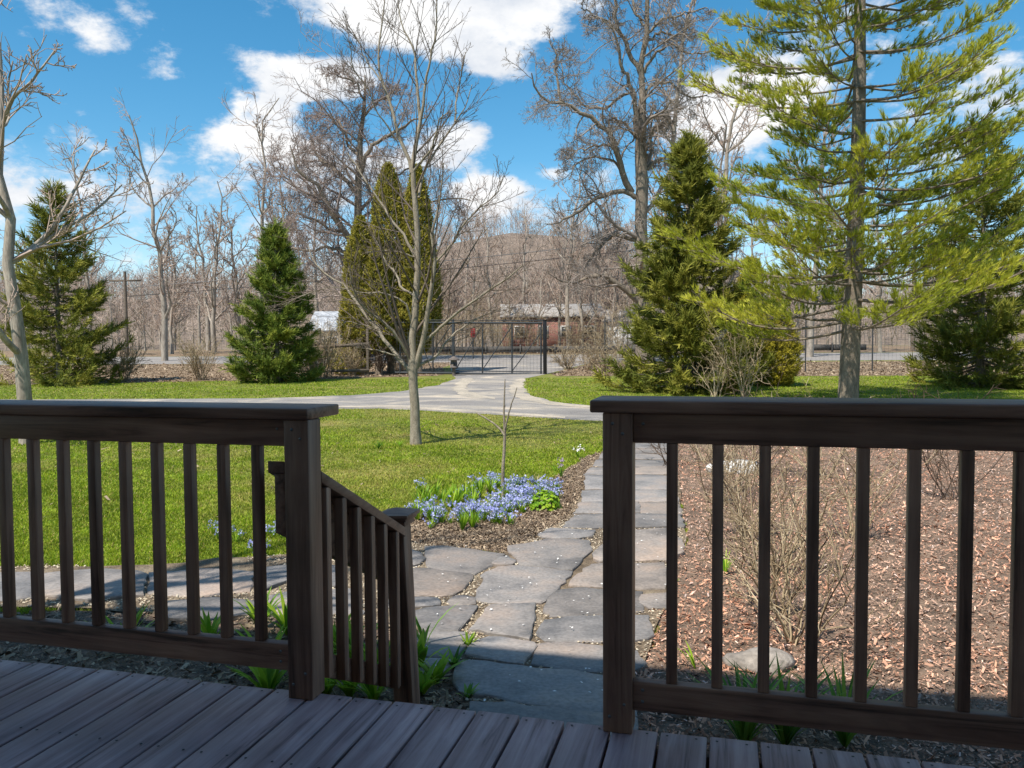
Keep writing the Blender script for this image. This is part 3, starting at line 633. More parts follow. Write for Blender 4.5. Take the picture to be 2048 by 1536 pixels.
# distance to the drive's lawn-side edge makes the turf thinner and drier
edge_y = np.interp(xx / yy * FPX + 1024, [-900, 300, 640, 860, 1130, 1500, 2900], [gp(u, v).y for u, v in [(-900, 838), (300, 828), (640, 818), (860, 822), (1130, 839), (1500, 858), (2900, 905)]])
dry = np.clip(1 - (edge_y - yy) / 5.5, 0, 1) * (yy < edge_y + .3)
nz = .55 * vnoise(xx, yy, .7, 1) + .3 * vnoise(xx, yy, 2.3, 2) + .15 * vnoise(xx, yy, 7, 3)
far = yy > edge_y + 1
dryness = np.clip((nz - .46) * 2.6 + dry * .7 - .05, 0, 1) * np.where(far, .35, 1)
keep = g.random(len(xx)) > dryness * .35
xx, yy, nz, dryness, far = xx[keep], yy[keep], nz[keep], dryness[keep], far[keep]
n = len(xx); tall = vnoise(xx, yy, 1.1, 5)
hh = (.011 + .019 * g.random(n)) * (.8 + .9 * np.clip(tall - .35, 0, 1)) * (1 + .02 * yy) * (1 - .3 * dryness)
ww = (.004 + .003 * g.random(n)) * (.7 + yy / 11)
an = g.uniform(0, 2 * math.pi, n); lean = g.normal(0, .55, (n, 2)) * hh[:, None]
c1 = np.array([.12, .225, .01]); c2 = np.array([.37, .45, .025]); c3 = np.array([.46, .37, .12])
k1 = g.random(n)[:, None]; colr = c1 * (1 - k1) + c2 * k1; kd = (dryness * (.35 + .65 * g.random(n)) + .06 * g.random(n) + (g.random(n) < .07) * .8).clip(0, 1)[:, None]; colr = colr * (.72 + .5 * vnoise(xx, yy, 3.1, 9))[:, None]; colr = colr * (1 - kd) + c3 * kd
base = np.c_[xx, yy, hgt(yy)]; dv = np.c_[np.cos(an), np.sin(an), np.zeros(n)] * ww[:, None]
V = np.stack([base - dv, base + dv, base + np.c_[lean, hh]], 1)
mb = MB(); mb.add(V.reshape(-1, 3), None, np.arange(3 * n).reshape(-1, 3), np.repeat(colr, 3, 0))
tag(mb.build('lawn_grass', M['grass']), 'short spring lawn grass, green with dry straw patches', 'grass', kind='stuff')

def debris(name, poly, n, m, size, flat=.5, z=-.49, label=None, avoid=True, cat='mulch', pal=None, zf=None):
    P = np.array(poly); x = g.uniform(P[:, 0].min(), P[:, 0].max(), n * 4)
    yl, yh = P[:, 1].min(), P[:, 1].max(); t = g.random(n * 4); yy = yl * (yh / yl)**t
    k = pip(P, x, yy)
    if avoid: k &= ~on_stone(x, yy)
    k &= np.abs(x) < yy * .72 + .3
    x, yy = x[k][:n], yy[k][:n]; n = len(x)
    pv = np.array([(-.5, -.16, 0), (.5, -.12, 0.04), (.42, .16, 0), (-.45, .14, .05)]); pt = np.array([(0, 1, 2), (0, 2, 3)])
    d = unit(np.c_[g.normal(0, flat, (n, 2)), np.ones(n)]); R = rotmats(d, g)
    V, T = scatter(pv, pt, np.c_[x, yy, (np.full(n, z) if zf is None else zf(yy)) + g.random(n) * .02], R, size * np.exp(g.normal(-.15, .5, n)).clip(.25, 3))
    C = None
    if pal is not None:
        pal = np.array(pal); w = (.55 * vnoise(x, yy, 1.6, 31) + .3 * vnoise(x, yy, 5, 32) + .15 * g.random(n)); w = ((w - .3) / .4).clip(0, 1)[:, None]; k = g.random(n)[:, None]
        C = np.repeat((pal[0] * (1 - w) + pal[1] * w) * (.35 + 1.3 * k**1.3) + (g.random(n)[:, None] < .06) * .25, 4, 0)
    mb = MB().add(V, None, T, C); return tag(mb.build(name, m), label, cat, kind='stuff')
debris('wood_chips', bed_right, 95000, islandmat('wood_chips', None, .9, attr=True), .018, pal=[(.42, .27, .195), (.53, .27, .17)], label='shredded reddish wood mulch covering the shrub bed')
debris('dry_litter', bed_mid, 36000, M['litter'], .02, label='dry leaf and twig litter under the blue flowers', cat='litter')
debris('soil_litter', bed_deck, 16000, M['litter'], .026, label='dark mulch litter around the leafy shoots by the deck', cat='litter')
zfar = lambda y: hgt(y) + .01
debris('fallen_leaves', lb_right, 22000, M['litter'], .075, .6, label='brown fallen leaves on the bank beyond the lawn', avoid=False, cat='leaves', zf=zfar)
debris('fallen_leaves', lb_left, 24000, M['litter'], .075, .6, label='brown fallen leaves beneath the cedars and left-hand spruce', avoid=False, cat='leaves', zf=zfar)
debris('stray_leaves', [tuple(gp(*q))[:2] for q in [(-400, 1080), (700, 1035), (1180, 900), (1190, 850), (700, 830), (-400, 845)]], 420, M['litter'], .035, .5, z=-.46, label='stray brown leaves lying on the lawn', cat='leaves', zf=lambda y: hgt(y) + .03)
# pebbles in the joints
P = gravelbase; n = 60000; x = g.uniform(P[:, 0].min(), P[:, 0].max(), n); y = g.uniform(P[:, 1].min(), min(P[:, 1].max(), 8.5), n)
k = pip(P, x, y) & ~on_stone(x, y) & (vnoise(x, y, 1.7, 21) > .24); x, y = x[k], y[k]; n = len(x)
pv = np.array([(1, 0, 0), (-1, 0, 0), (0, .8, 0), (0, -.8, 0), (0, 0, .6), (0, 0, -.6)]); pt = np.array([(0, 2, 4), (2, 1, 4), (1, 3, 4), (3, 0, 4)])
V, T = scatter(pv, pt, np.c_[x, y, np.full(n, -.476) + g.random(n) * .012], rotmats(unit(np.c_[g.normal(0, .3, (n, 2)), np.ones(n)]), g), g.uniform(.005, .012, n))
tag(MB().add(V, None, T).build('joint_pebbles', M['pebble']), 'pale pebbles filling the joints between flagstones', 'pebbles', kind='stuff')
# fallen white petals on the stones
n = 900; x = g.uniform(-1.6, 1.9, n); y = g.uniform(3.6, 8, n); k = on_stone(x, y) & (g.random(n) < .5); x, y = x[k], y[k]; n = len(x)
pv = np.array([(-1, 0, 0), (0, -.7, .1), (1, 0, .05), (0, .7, .15)]); pt = np.array([(0, 1, 2), (0, 2, 3)])
V, T = scatter(pv, pt, np.c_[x, y, np.full(n, -.445)], rotmats(unit(np.c_[g.normal(0, .2, (n, 2)), np.ones(n)]), g), g.uniform(.006, .011, n))
tag(MB().add(V, None, T).build('fallen_petals', M['petal_white']), 'tiny white petals scattered over the flagstones', 'petals', kind='stuff')

# ------------------------------------------------------------------ bare trees
def limb3(pts, Y, dy, S=14, g=None, wob=.0):
    """pts: (u, v, radius in photo px); the limb leaves its depth Y by dy metres per metre of length"""
    pts = [(a[0], a[1], a[2]) for a in pts]; out = []; ln = 0; prev = None
    for u, v, r in pts:
        if prev: ln += math.hypot(u - prev[0], v - prev[1]) * Y / FPX
        prev = (u, v); yy = Y + dy * ln; p = at(u, v, yy); out.append((p.x, p.y, p.z, r * yy / FPX))
    q = resample(out, S)
    if wob: q[1:-1, :3] += (g or rng).normal(0, wob, (S - 2, 3))
    return q
def bare_tree(name, label, base, limbs, g, levels, m_bark, m_twig, cat='tree', k0=8, group=None):
    """limbs: list of arrays (S,4); levels: dicts for sprout()"""
    root = tag(empty(name, base), label, cat, group); off = np.array(base)
    tr = MB(); S = limbs[0].shape[0]
    P = np.stack([l[:, :3] for l in limbs]); R = np.maximum(np.stack([l[:, 3] for l in limbs]), .004)
    V, Q = tubes(P, R, k0); tr.add(V - off, Q)
    cw = MB(); cur = (P, R)
    for i, lv in enumerate(levels):
        rib = lv.pop('rib', False); S_ = lv.get('S', 4); kk = lv.pop('k', 3); thick = lv.pop('thick', False)
        src = cur if not lv.pop('all', False) else base_all
        c = sprout(src[0], src[1], lv['m'], lv['t0'], lv['t1'], lv['ang'], lv['lf'], lv['rf'], S_, lv['curl'], lv['up'], g, lv.get('rmin', .004), lv.get('lmax'))
        cur = c
        if rib: V, T = ribbons(c[0], c[1], g); cw.add(V - off, None, T)
        else: V, Q = tubes(c[0], c[1], kk); (tr if thick else cw).add(V - off, Q)
    o = tr.build('trunk', m_bark, root, True); cw.build('crown', m_twig, root)
    return root

gt = np.random.default_rng(21)
# ---- the young tree on the lawn
Yt = gp(832, 889).y; YT = Yt
Z1 = lambda x, y, r=2: (512 + x / 3.84, y / 3.84, r)
Z3 = lambda x, y, r=2: (512 + x / 3.84, 380 + y / 3.84, r)
yl = []
def L_(pts, dy): yl.append(limb3(pts, Yt, dy, 16, gt, .006))
L_([(832, 896, 13), (831, 880, 11.5), (829, 820, 9.5), (827, 770, 9), (826, 738, 9.5), Z3(1200, 1200, 8), Z3(1225, 900, 6.8), Z3(1240, 600, 6.2), Z3(1235, 300, 5.6), Z1(1210, 1450, 5.2), Z1(1195, 1330, 5), Z1(1215, 1200, 4.4), Z1(1240, 1050, 4), Z1(1262, 930, 3.6)], 0)
L_([Z1(1262, 930, 3.4), Z1(1240, 700, 2.8), Z1(1225, 560, 2.4), Z1(1220, 400, 2.1), Z1(1180, 310, 1.7), Z1(1120, 190, 1.3), Z1(1095, 60, 1), Z1(1100, -120, .6)], .1)
L_([Z1(1262, 930, 3.4), Z1(1290, 760, 2.8), Z1(1310, 600, 2.4), Z1(1345, 430, 2), Z1(1380, 280, 1.6), Z1(1390, 100, 1.3), Z1(1385, -120, .7)], -.12)
L_([Z1(1195, 1330, 4), Z1(1170, 1200, 3.6), Z1(1100, 1050, 3.4), Z1(1060, 900, 3), Z1(1010, 740, 2.7), Z1(960, 590, 2.4), Z1(940, 470, 2.1), Z1(945, 330, 1.8), Z1(965, 180, 1.5), Z1(990, 0, 1.1), Z1(1000, -150, .7)], .08)
L_([Z1(1200, 1330, 2.6), Z1(1260, 1250, 2.3), Z1(1330, 1170, 2), Z1(1390, 1000, 1.7), Z1(1420, 900, 1.3), Z1(1500, 850, .8)], -.4)
L_([Z3(1250, 60, 3), Z1(1300, 1300, 2.6), Z1(1370, 1180, 2.3), Z1(1480, 1020, 2), Z1(1540, 930, 1.7), Z1(1600, 840, 1.2), Z1(1660, 650, .8)], .3)
L_([Z1(1530, 935, 1.8), Z1(1540, 750, 1.5), Z1(1580, 560, 1.1), Z1(1610, 400, .7)], .3)
L_([Z3(1225, 1370, 6.5), Z3(1270, 1200, 5.2), Z3(1300, 1050, 4.8), Z3(1330, 850, 4.2), Z3(1360, 650, 3.7), Z3(1372, 500, 3.2), Z3(1350, 320, 2.6), Z3(1400, 150, 2), Z3(1420, 0, 1.6), Z1(1440, 1250, 1)], -.15)
L_([Z3(1375, 560, 2.4), Z3(1500, 420, 2.1), Z3(1590, 270, 1.8), Z3(1700, 150, 1.4), Z3(1850, 20, 1.0), Z1(1900, 1350, .7)], -.3)
L_([Z3(1285, 1175, 3.4), Z3(1430, 1040, 3), Z3(1560, 930, 2.7), Z3(1750, 800, 2.2), Z3(1966, 650, 1.6), (1045, 530, 1)], -.35)
L_([Z3(1225, 1370, 3.6), Z3(1290, 1325, 3), Z3(1370, 1290, 2.7), Z3(1440, 1190, 2.3), Z3(1540, 1090, 1.9), Z3(1760, 960, 1.2), Z3(1850, 920, .8)], .4)
L_([Z3(1205, 1440, 5.2), Z3(1150, 1340, 4.6), Z3(1080, 1270, 4.2), Z3(1000, 1170, 3.8), Z3(930, 1060, 3.4), Z3(870, 1000, 3.2), Z3(800, 900, 2.8), Z3(720, 790, 2.4), Z3(690, 740, 2.1), Z3(540, 650, 1.7), Z3(430, 520, 1.1), Z3(400, 420, .8)], .35)
L_([Z3(1190, 1330, 4), Z3(1130, 1190, 3.5), Z3(1060, 1100, 3.1), Z3(980, 1020, 2.8), Z3(900, 960, 2.4), Z3(820, 900, 2), Z3(740, 740, 1.5), Z3(720, 600, 1)], -.35)
L_([Z3(1195, 1020, 2.4), Z3(1150, 880, 2.1), Z3(1100, 840, 1.9), Z3(950, 790, 1.6), Z3(800, 790, 1.2), Z3(640, 745, .9), Z3(500, 760, .8), Z3(400, 800, .7), Z3(200, 880, .5)], -.2)
L_([Z3(1245, 900, 2.7), Z3(1200, 800, 2.5), Z3(1120, 750, 2.3), Z3(1080, 650, 2.1), Z3(1000, 560, 1.8), Z3(950, 440, 1.4), Z3(900, 350, 1)], .5)
L_([Z3(1225, 520, 3), Z3(1130, 340, 2.6), Z3(1040, 230, 2.4), Z3(970, 110, 2.1), Z3(900, 10, 1.8), Z1(800, 1320, 1.4), Z1(700, 1170, .9)], .3)
L_([Z3(1230, 520, 1.6), Z3(1050, 470, 1.3), Z3(840, 480, .8)], -.4)
L_([Z1(1080, 1080, 1.8), Z1(1000, 960, 1.6), Z1(920, 850, 1.3), Z1(860, 680, 1.1), Z1(740, 510, 1), Z1(720, 340, .8), Z1(650, 220, .5)], -.3)
L_([Z1(960, 620, 1.7), Z1(880, 510, 1.4), Z1(820, 420, 1.1), Z1(780, 300, .9), Z1(690, 180, .6)], .3)
L_([Z3(870, 1000, 1.8), Z3(960, 1060, 1.2), Z3(700, 1010, .9)], -.3)
L_([Z3(1080, 1275, 1.6), Z3(1000, 1250, 1.4), Z3(870, 1220, 1.1), Z3(770, 1210, .8)], .3)
young = bare_tree('young_tree', 'slender bare young tree with upswept branches standing on the lawn', tuple(gp(832, 889)), yl, gt,
    [dict(m=13, t0=.2, t1=.98, ang=34, lf=.45, rf=.42, S=7, curl=.06, up=.06, rmin=.0055, k=4, lmax=2.2),
     dict(m=5, t0=.2, t1=1, ang=34, lf=.45, rf=.5, S=5, curl=.08, up=.05, rmin=.004),
     dict(m=2, t0=.3, t1=1, ang=40, lf=.4, rf=.6, S=3, curl=.12, up=.03, rmin=.003)], M['bark_young'], M['twig_young'])

# ---- the tall old tree behind the right-hand spruce
Z2 = lambda x, y, r=2: (1024 + x / 3.84, y / 3.84, r)
Z4 = lambda x, y, r=2: (1024 + x / 3.84, 380 + y / 3.84, r)
Yb = 44.0; big = []
def B_(pts, dy, wob=.05): big.append(limb3(pts, Yb, dy, 16, gt, wob))
zb = float(hgt(Yb)); vb = 768 + 0
B_([(1290, 735, 22), (1288, 640, 16), (1286, 560, 14), (1283, 470, 12), (1284, 400, 12.5), (1281, 330, 12), (1280, 260, 11), (1282, 200, 7), (1283, 150, 6), (1287, 100, 5.3), (1293, 50, 4.8), (1296, 0, 4.4), (1302, -90, 3), (1306, -180, 1)], 0)
B_([Z2(985, 560, 5), Z2(920, 440, 4.6), Z2(880, 360, 4.2), Z2(830, 260, 3.8), Z2(800, 130, 3.4), Z2(790, 0, 3), Z2(770, -150, 2.4), Z2(740, -320, 1)], .1)
B_([Z2(965, 1000, 8), Z2(955, 850, 5), Z2(930, 720, 4.4), Z2(890, 600, 3.8), Z2(850, 490, 3.2), Z2(830, 400, 2.6), Z2(780, 250, 2), Z2(690, 150, 1.2)], -.25)
B_([Z2(920, 1480, 7), Z2(850, 1330, 6.2), Z2(810, 1180, 5.8), Z2(770, 1070, 5.4), Z2(720, 1000, 5), Z2(640, 930, 4.6), Z2(560, 870, 4.2), Z2(480, 830, 3.8), Z2(380, 795, 3.2), Z2(270, 770, 2.5), Z2(190, 690, 1.9), Z2(150, 560, 1.2)], -.3)
B_([Z2(370, 795, 2.6), Z2(355, 650, 2.3), Z2(340, 550, 2), Z2(325, 400, 1.6), Z2(285, 310, 1)], .2)
B_([Z2(940, 760, 3.6), Z2(880, 710, 3.4), Z2(800, 780, 3.1), Z2(740, 830, 2.8), Z2(640, 830, 2.4), Z2(540, 780, 2.1), Z2(480, 730, 1.8), Z2(400, 620, 1.3), Z2(380, 480, .9)], .35)
B_([Z4(950, 60, 5.5), Z4(830, 10, 5), Z4(700, 50, 4.4), Z4(560, 120, 3.6), Z4(440, 210, 2.7), Z4(360, 245, 1.8), Z4(250, 260, 1)], -.25)
B_([Z4(960, 390, 4.6), Z4(830, 350, 4.2), Z4(760, 360, 3.8), Z4(680, 430, 3.2), Z4(600, 540, 2.4), Z4(550, 630, 1.5)], .3)
B_([Z4(1010, 900, 8), Z4(940, 830, 7), Z4(850, 740, 6.2), Z4(750, 690, 5.6), Z4(640, 650, 4.6), Z4(560, 680, 3.2), Z4(440, 720, 2.2), Z4(380, 700, 1.8), Z4(280, 640, 1.1)], -.2)
B_([Z2(1015, 760, 3.6), Z2(1080, 640, 3.2), Z2(1200, 630, 2.8), Z2(1290, 690, 2.4), Z2(1340, 740, 2), Z2(1500, 730, 1.1)], .3)
B_([Z2(1015, 560, 3.2), Z2(1120, 400, 2.7), Z2(1220, 340, 2.3), Z2(1340, 400, 1.9), Z2(1560, 380, 1)], -.3)
B_([Z2(1025, 330, 2.6), Z2(1120, 260, 2.2), Z2(1300, 280, 1.7), Z2(1430, 240, 1)], .3)
B_([Z2(1025, 290, 3), Z2(1140, 160, 2.5), Z2(1300, 120, 2), Z2(1500, 60, 1.2)], -.2)
B_([Z2(1010, 1000, 3.2), Z2(1100, 870, 2.7), Z2(1200, 880, 2.3), Z2(1210, 960, 1.8), Z2(1180, 1010, 1.2)], -.3)
B_([Z2(1010, 1330, 4), Z2(1100, 1240, 3.4), Z2(1210, 1190, 2.6), Z2(1330, 1170, 1.5)], .3)
B_([Z2(1005, 1260, 4), Z2(1060, 1060, 3.4), Z2(1110, 970, 2.7), Z2(1200, 950, 1.7)], -.3)
B_([Z2(980, 1080, 3.6), Z2(900, 980, 3), Z2(840, 930, 2.4), Z2(780, 915, 1.8), Z2(720, 950, 1)], -.3)
B_([Z2(1010, 200, 3), Z2(940, 50, 2.5), Z2(900, -120, 2), Z2(820, -280, 1)], .3)
B_([Z2(830, 270, 2.8), Z2(740, 170, 2.3), Z2(640, 120, 1.8), Z2(530, 60, 1.2)], -.3)
B_([Z2(820, 1200, 3), Z2(740, 1120, 2.4), Z2(620, 1130, 2), Z2(500, 1160, 1.6), Z2(400, 1240, 1)], .35)
B_([Z2(850, 1340, 3), Z2(760, 1230, 2.5), Z2(640, 1210, 2), Z2(520, 1230, 1.6), Z2(440, 1380, 1)], -.35)
bare_tree('old_maple_tree', 'towering bare old tree with thick double trunk behind the right-hand spruce', (at(1290, 740, Yb).x, Yb, zb), big, gt,
    [dict(m=14, t0=.15, t1=1, ang=60, lf=.4, rf=.4, S=7, curl=.2, up=.01, rmin=.02, k=4, lmax=4.6),
     dict(m=8, t0=.15, t1=1, ang=50, lf=.5, rf=.5, S=5, curl=.18, up=.0, rmin=.012, lmax=2.6),
     dict(m=6, t0=.1, t1=1, ang=46, lf=.55, rf=.55, S=3, curl=.18, up=.03, rmin=.0085, lmax=1.5),
     dict(m=4, t0=.1, t1=1, ang=42, lf=.6, rf=.6, S=2, curl=.18, up=.05, rmin=.0065, rib=True)], M['bark'], M['twig'])

# ---- the spreading tree behind the cedars
Yc = 47.0; lt = []
def C_(pts, dy, wob=.05): lt.append(limb3(pts, Yc, dy, 16, gt, wob))
C_([(706, 740, 15), (708, 600, 10), (712, 500, 9), (718, 440, 8), (716, 390, 7.2), (720, 312, 6), (724, 234, 4.2), (728, 198, 3.2), (730, 150, 1.2)], 0)
C_([(708, 620, 8), (703, 520, 7), (693, 460, 6.4), (674, 440, 6), (658, 414, 5.4), (640, 383, 4.8), (632, 370, 4), (600, 346, 3.2), (588, 320, 2.2), (580, 290, 1)], -.2)
C_([Z1(780, 1480, 5), Z1(690, 1380, 4.4), Z1(600, 1310, 4), Z1(520, 1240, 3.4), Z1(460, 1180, 2.7), Z1(440, 1090, 2), Z1(400, 1020, 1.2)], .3)
C_([Z1(800, 1340, 5), Z1(850, 1190, 4.4), Z1(930, 1090, 3.8), Z1(1040, 1030, 3.2), Z1(1120, 970, 2.6), Z1(1220, 920, 1.8), Z1(1320, 900, 1)], -.2)
C_([Z1(790, 1200, 3.4), Z1(720, 1120, 2.8), Z1(660, 970, 2.4), Z1(590, 900, 2), Z1(470, 870, 1.2)], .3)
C_([Z1(820, 900, 2.8), Z1(900, 820, 2.3), Z1(1000, 740, 1.8), Z1(1120, 690, 1)], .2)
C_([Z3(700, 330, 4), Z3(560, 300, 3.2), Z3(430, 220, 2.5), Z3(300, 180, 1.8), Z3(150, 100, 1.2)], -.3)
C_([Z3(640, 210, 4), Z3(500, 60, 3.2), Z3(360, 10, 2.5), Z1(200, 1330, 1.8), Z1(80, 1220, 1)], .3)
C_([Z3(720, 480, 4), Z3(560, 440, 3), Z3(400, 470, 2.3), Z3(250, 450, 1.6), Z3(60, 480, 1)], .2)
C_([Z3(780, 200, 4), Z3(880, 60, 3.2), Z1(1000, 1400, 2.5), Z1(1150, 1300, 1.8), Z1(1330, 1280, 1)], .3)
C_([Z1(830, 800, 2.4), Z1(770, 650, 2), Z1(680, 600, 1.5), Z1(560, 560, .9)], -.3)
C_([Z3(780, 330, 3.6), Z3(1000, 240, 2.8), Z3(1250, 120, 2.2), Z3(1500, 60, 1.6), Z3(1650, 80, 1)], .2)
bare_tree('spreading_tree', 'wide spreading bare tree with reddish buds rising behind the cedars', (at(706, 750, Yc).x, Yc, float(hgt(Yc))), lt, gt,
    [dict(m=17, t0=.15, t1=1, ang=58, lf=.44, rf=.4, S=7, curl=.2, up=.04, rmin=.02, k=4, lmax=5.2),
     dict(m=9, t0=.15, t1=1, ang=50, lf=.52, rf=.5, S=5, curl=.2, up=.02, rmin=.013, lmax=2.8),
     dict(m=7, t0=.1, t1=1, ang=46, lf=.55, rf=.55, S=3, curl=.2, up=.04, rmin=.009, lmax=1.5),
     dict(m=4, t0=.1, t1=1, ang=42, lf=.6, rf=.6, S=2, curl=.2, up=.05, rmin=.007, rib=True)], M['bark'], M['twig_red'])

# ---- bare woodland trees across the road
def wood_proto(name, h, r, g, spread, label, group):
    S = 12; z = np.linspace(0, 1, S); tr_ = np.c_[np.cumsum(g.normal(0, .018 * h, S)) * z, np.cumsum(g.normal(0, .018 * h, S)) * z, z * h, r * (1 - .88 * z) + .01]
    lim = [tr_]
    for k in range(9):
        t = .22 + .7 * (k + g.random()) / 9; i = int(t * (S - 1)); a = g.uniform(0, 6.28); l = h * spread * (1.1 - .7 * t) * g.uniform(.7, 1.2)
        d = np.array([[math.cos(a), math.sin(a), .75]]); w = walk(tr_[i:i + 1, :3], d, np.array([l]), S, .14, .1, g)[0]
        lim.append(np.c_[w, tr_[i, 3] * .5 * (1 - .85 * z) + .012])
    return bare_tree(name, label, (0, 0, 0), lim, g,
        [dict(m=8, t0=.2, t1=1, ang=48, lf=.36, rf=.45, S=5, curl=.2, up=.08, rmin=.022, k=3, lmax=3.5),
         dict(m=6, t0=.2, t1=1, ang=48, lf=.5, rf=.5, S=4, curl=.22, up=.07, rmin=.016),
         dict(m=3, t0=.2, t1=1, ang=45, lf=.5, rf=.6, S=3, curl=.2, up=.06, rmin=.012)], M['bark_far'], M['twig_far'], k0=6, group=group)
gw = np.random.default_rng(5); GW = 'bare trees in the wood across the road'
kinds = [('slim_bare_tree', 'slim straight bare tree in the wood across the road', .20), ('broad_bare_tree', 'broad bare tree with wide fork in the wood across the road', .34), ('bushy_bare_tree', 'low bushy bare tree in the wood across the road', .42)]
protos = [wood_proto(kn, hh_, rr_, gw, sp_, lb_, GW) for (kn, lb_, sp_), hh_, rr_ in zip(kinds * 2, (13, 14, 9, 15, 12, 8), (.14, .2, .12, .16, .18, .11))]
used = set()
spots = []
for i in range(118):
    yy_ = gw.uniform(58, 112); uu = gw.uniform(-120, 2170) if i > 64 else gw.uniform(840, 1290); xx_ = (uu - 1024) / FPX * yy_
    spots.append((xx_, yy_, i))
for xx_, yy_, i in spots:
    if -1.5 < xx_ < 10 and 57 < yy_ < 69: yy_ += 12
    if -20 < xx_ < -11 and 50 < yy_ < 66: continue
    k = int(gw.integers(0, 6)); pr_ = protos[k]
    o = pr_ if k not in used else copy_tree(pr_); used.add(k)
    o.location = (xx_, yy_, float(hgt(yy_)) - .1); o.rotation_euler = (0, 0, gw.uniform(0, 6.28)); s = gw.uniform(.75, 1.2) * (.72 if 880 < 1024 + FPX * xx_ / yy_ < 1150 else 1)
    o.scale = (s, s, s * gw.uniform(.9, 1.15))
# nearer thin trunks by the road and in the thicket
for j, (uu, yy_, s) in enumerate([(1138, 58, .95), (1120, 60, .8), (1076, 57.5, .75), (1165, 57.5, .7), (1190, 60, .75), (1020, 58, .7), (985, 60, .75), (945, 58, .7), (1225, 57, .8), (560, 58, .9), (600, 60, .8), (880, 62, .75), (330, 50, 1), (180, 58, 1.1), (60, 46, .9), (430, 60, 1), (1450, 52, 1.0), (1500, 58, 1.1), (1620, 50, 1.1), (1760, 56, 1), (1900, 48, 1.1), (1400, 60, 1.1), (1345, 50, 1.5), (1390, 54, 1.55), (1440, 57, 1.5), (1320, 56, 1.3), (545, 60, 1.25), (590, 56, 1.05), (520, 54, 1.1), (480, 62, 1.2), (640, 66, 1.0), (930, 68, .95), (1230, 62, 1.2)]):
    o = copy_tree(protos[(j * 5 + 1) % 6]); o.location = ((uu - 1024) / FPX * yy_, yy_, float(hgt(yy_)) - .1); o.rotation_euler = (0, 0, j * 1.3); o.scale = (s, s, s * 1.05)

# ---- wooded hills beyond
def hillz(x, y):
    return 1 + 49 * np.exp(-((x - 12) / 90)**2 - ((y - 420) / 150)**2) + 26 * np.exp(-((x + 200) / 200)**2 - ((y - 420) / 170)**2) + 30 * np.exp(-((x - 330) / 160)**2 - ((y - 400) / 160)**2) - 1.5
xs_ = np.linspace(-700, 800, 61); ys_ = np.linspace(118, 760, 33); X, Y = np.meshgrid(xs_, ys_); mb = MB(); nx = len(xs_)
edge0 = np.clip((Y - 118) / 60, 0, 1)
mb.add(np.stack([X, Y, hillz(X, Y) * edge0 - .6 * (1 - edge0)], -1), [(j * nx + i, j * nx + i + 1, (j + 1) * nx + i + 1, (j + 1) * nx + i) for j in range(len(ys_) - 1) for i in range(nx - 1)])
tag(mb.build('hills', M['forestfloor'], None, True), kind='structure')
nh = 3200; y = gw.uniform(125, 470, nh); x = gw.uniform(-.72, .72, nh) * y; z = hillz(x, y) * np.clip((y - 118) / 60, 0, 1)
H = gw.uniform(8, 15, nh); S = 5; tt = np.linspace(0, 1, S)
P = np.stack([np.c_[x, y, z]] * S, 1) + tt[None, :, None] * np.c_[gw.normal(0, .6, (nh, 2)), H][:, None]; R = (gw.uniform(.06, .13, nh)[:, None] * (1 - .8 * tt)[None])
mb = MB(); V, Q = tubes(P, R, 3); mb.add(V, Q)
c = sprout(P, R, 12, .1, 1, 45, .4, .5, 3, .15, .1, gw, .05); V, T = ribbons(c[0], c[1], gw); mb.add(V, None, T)
c = sprout(c[0], c[1], 5, .2, 1, 45, .55, .6, 2, .15, .1, gw, .045); V, T = ribbons(c[0], c[1], gw); mb.add(V, None, T)
tag(mb.build('hillside_woods', M['twig_hill']), 'bare grey woodland covering the far hillside', 'woods', kind='stuff')

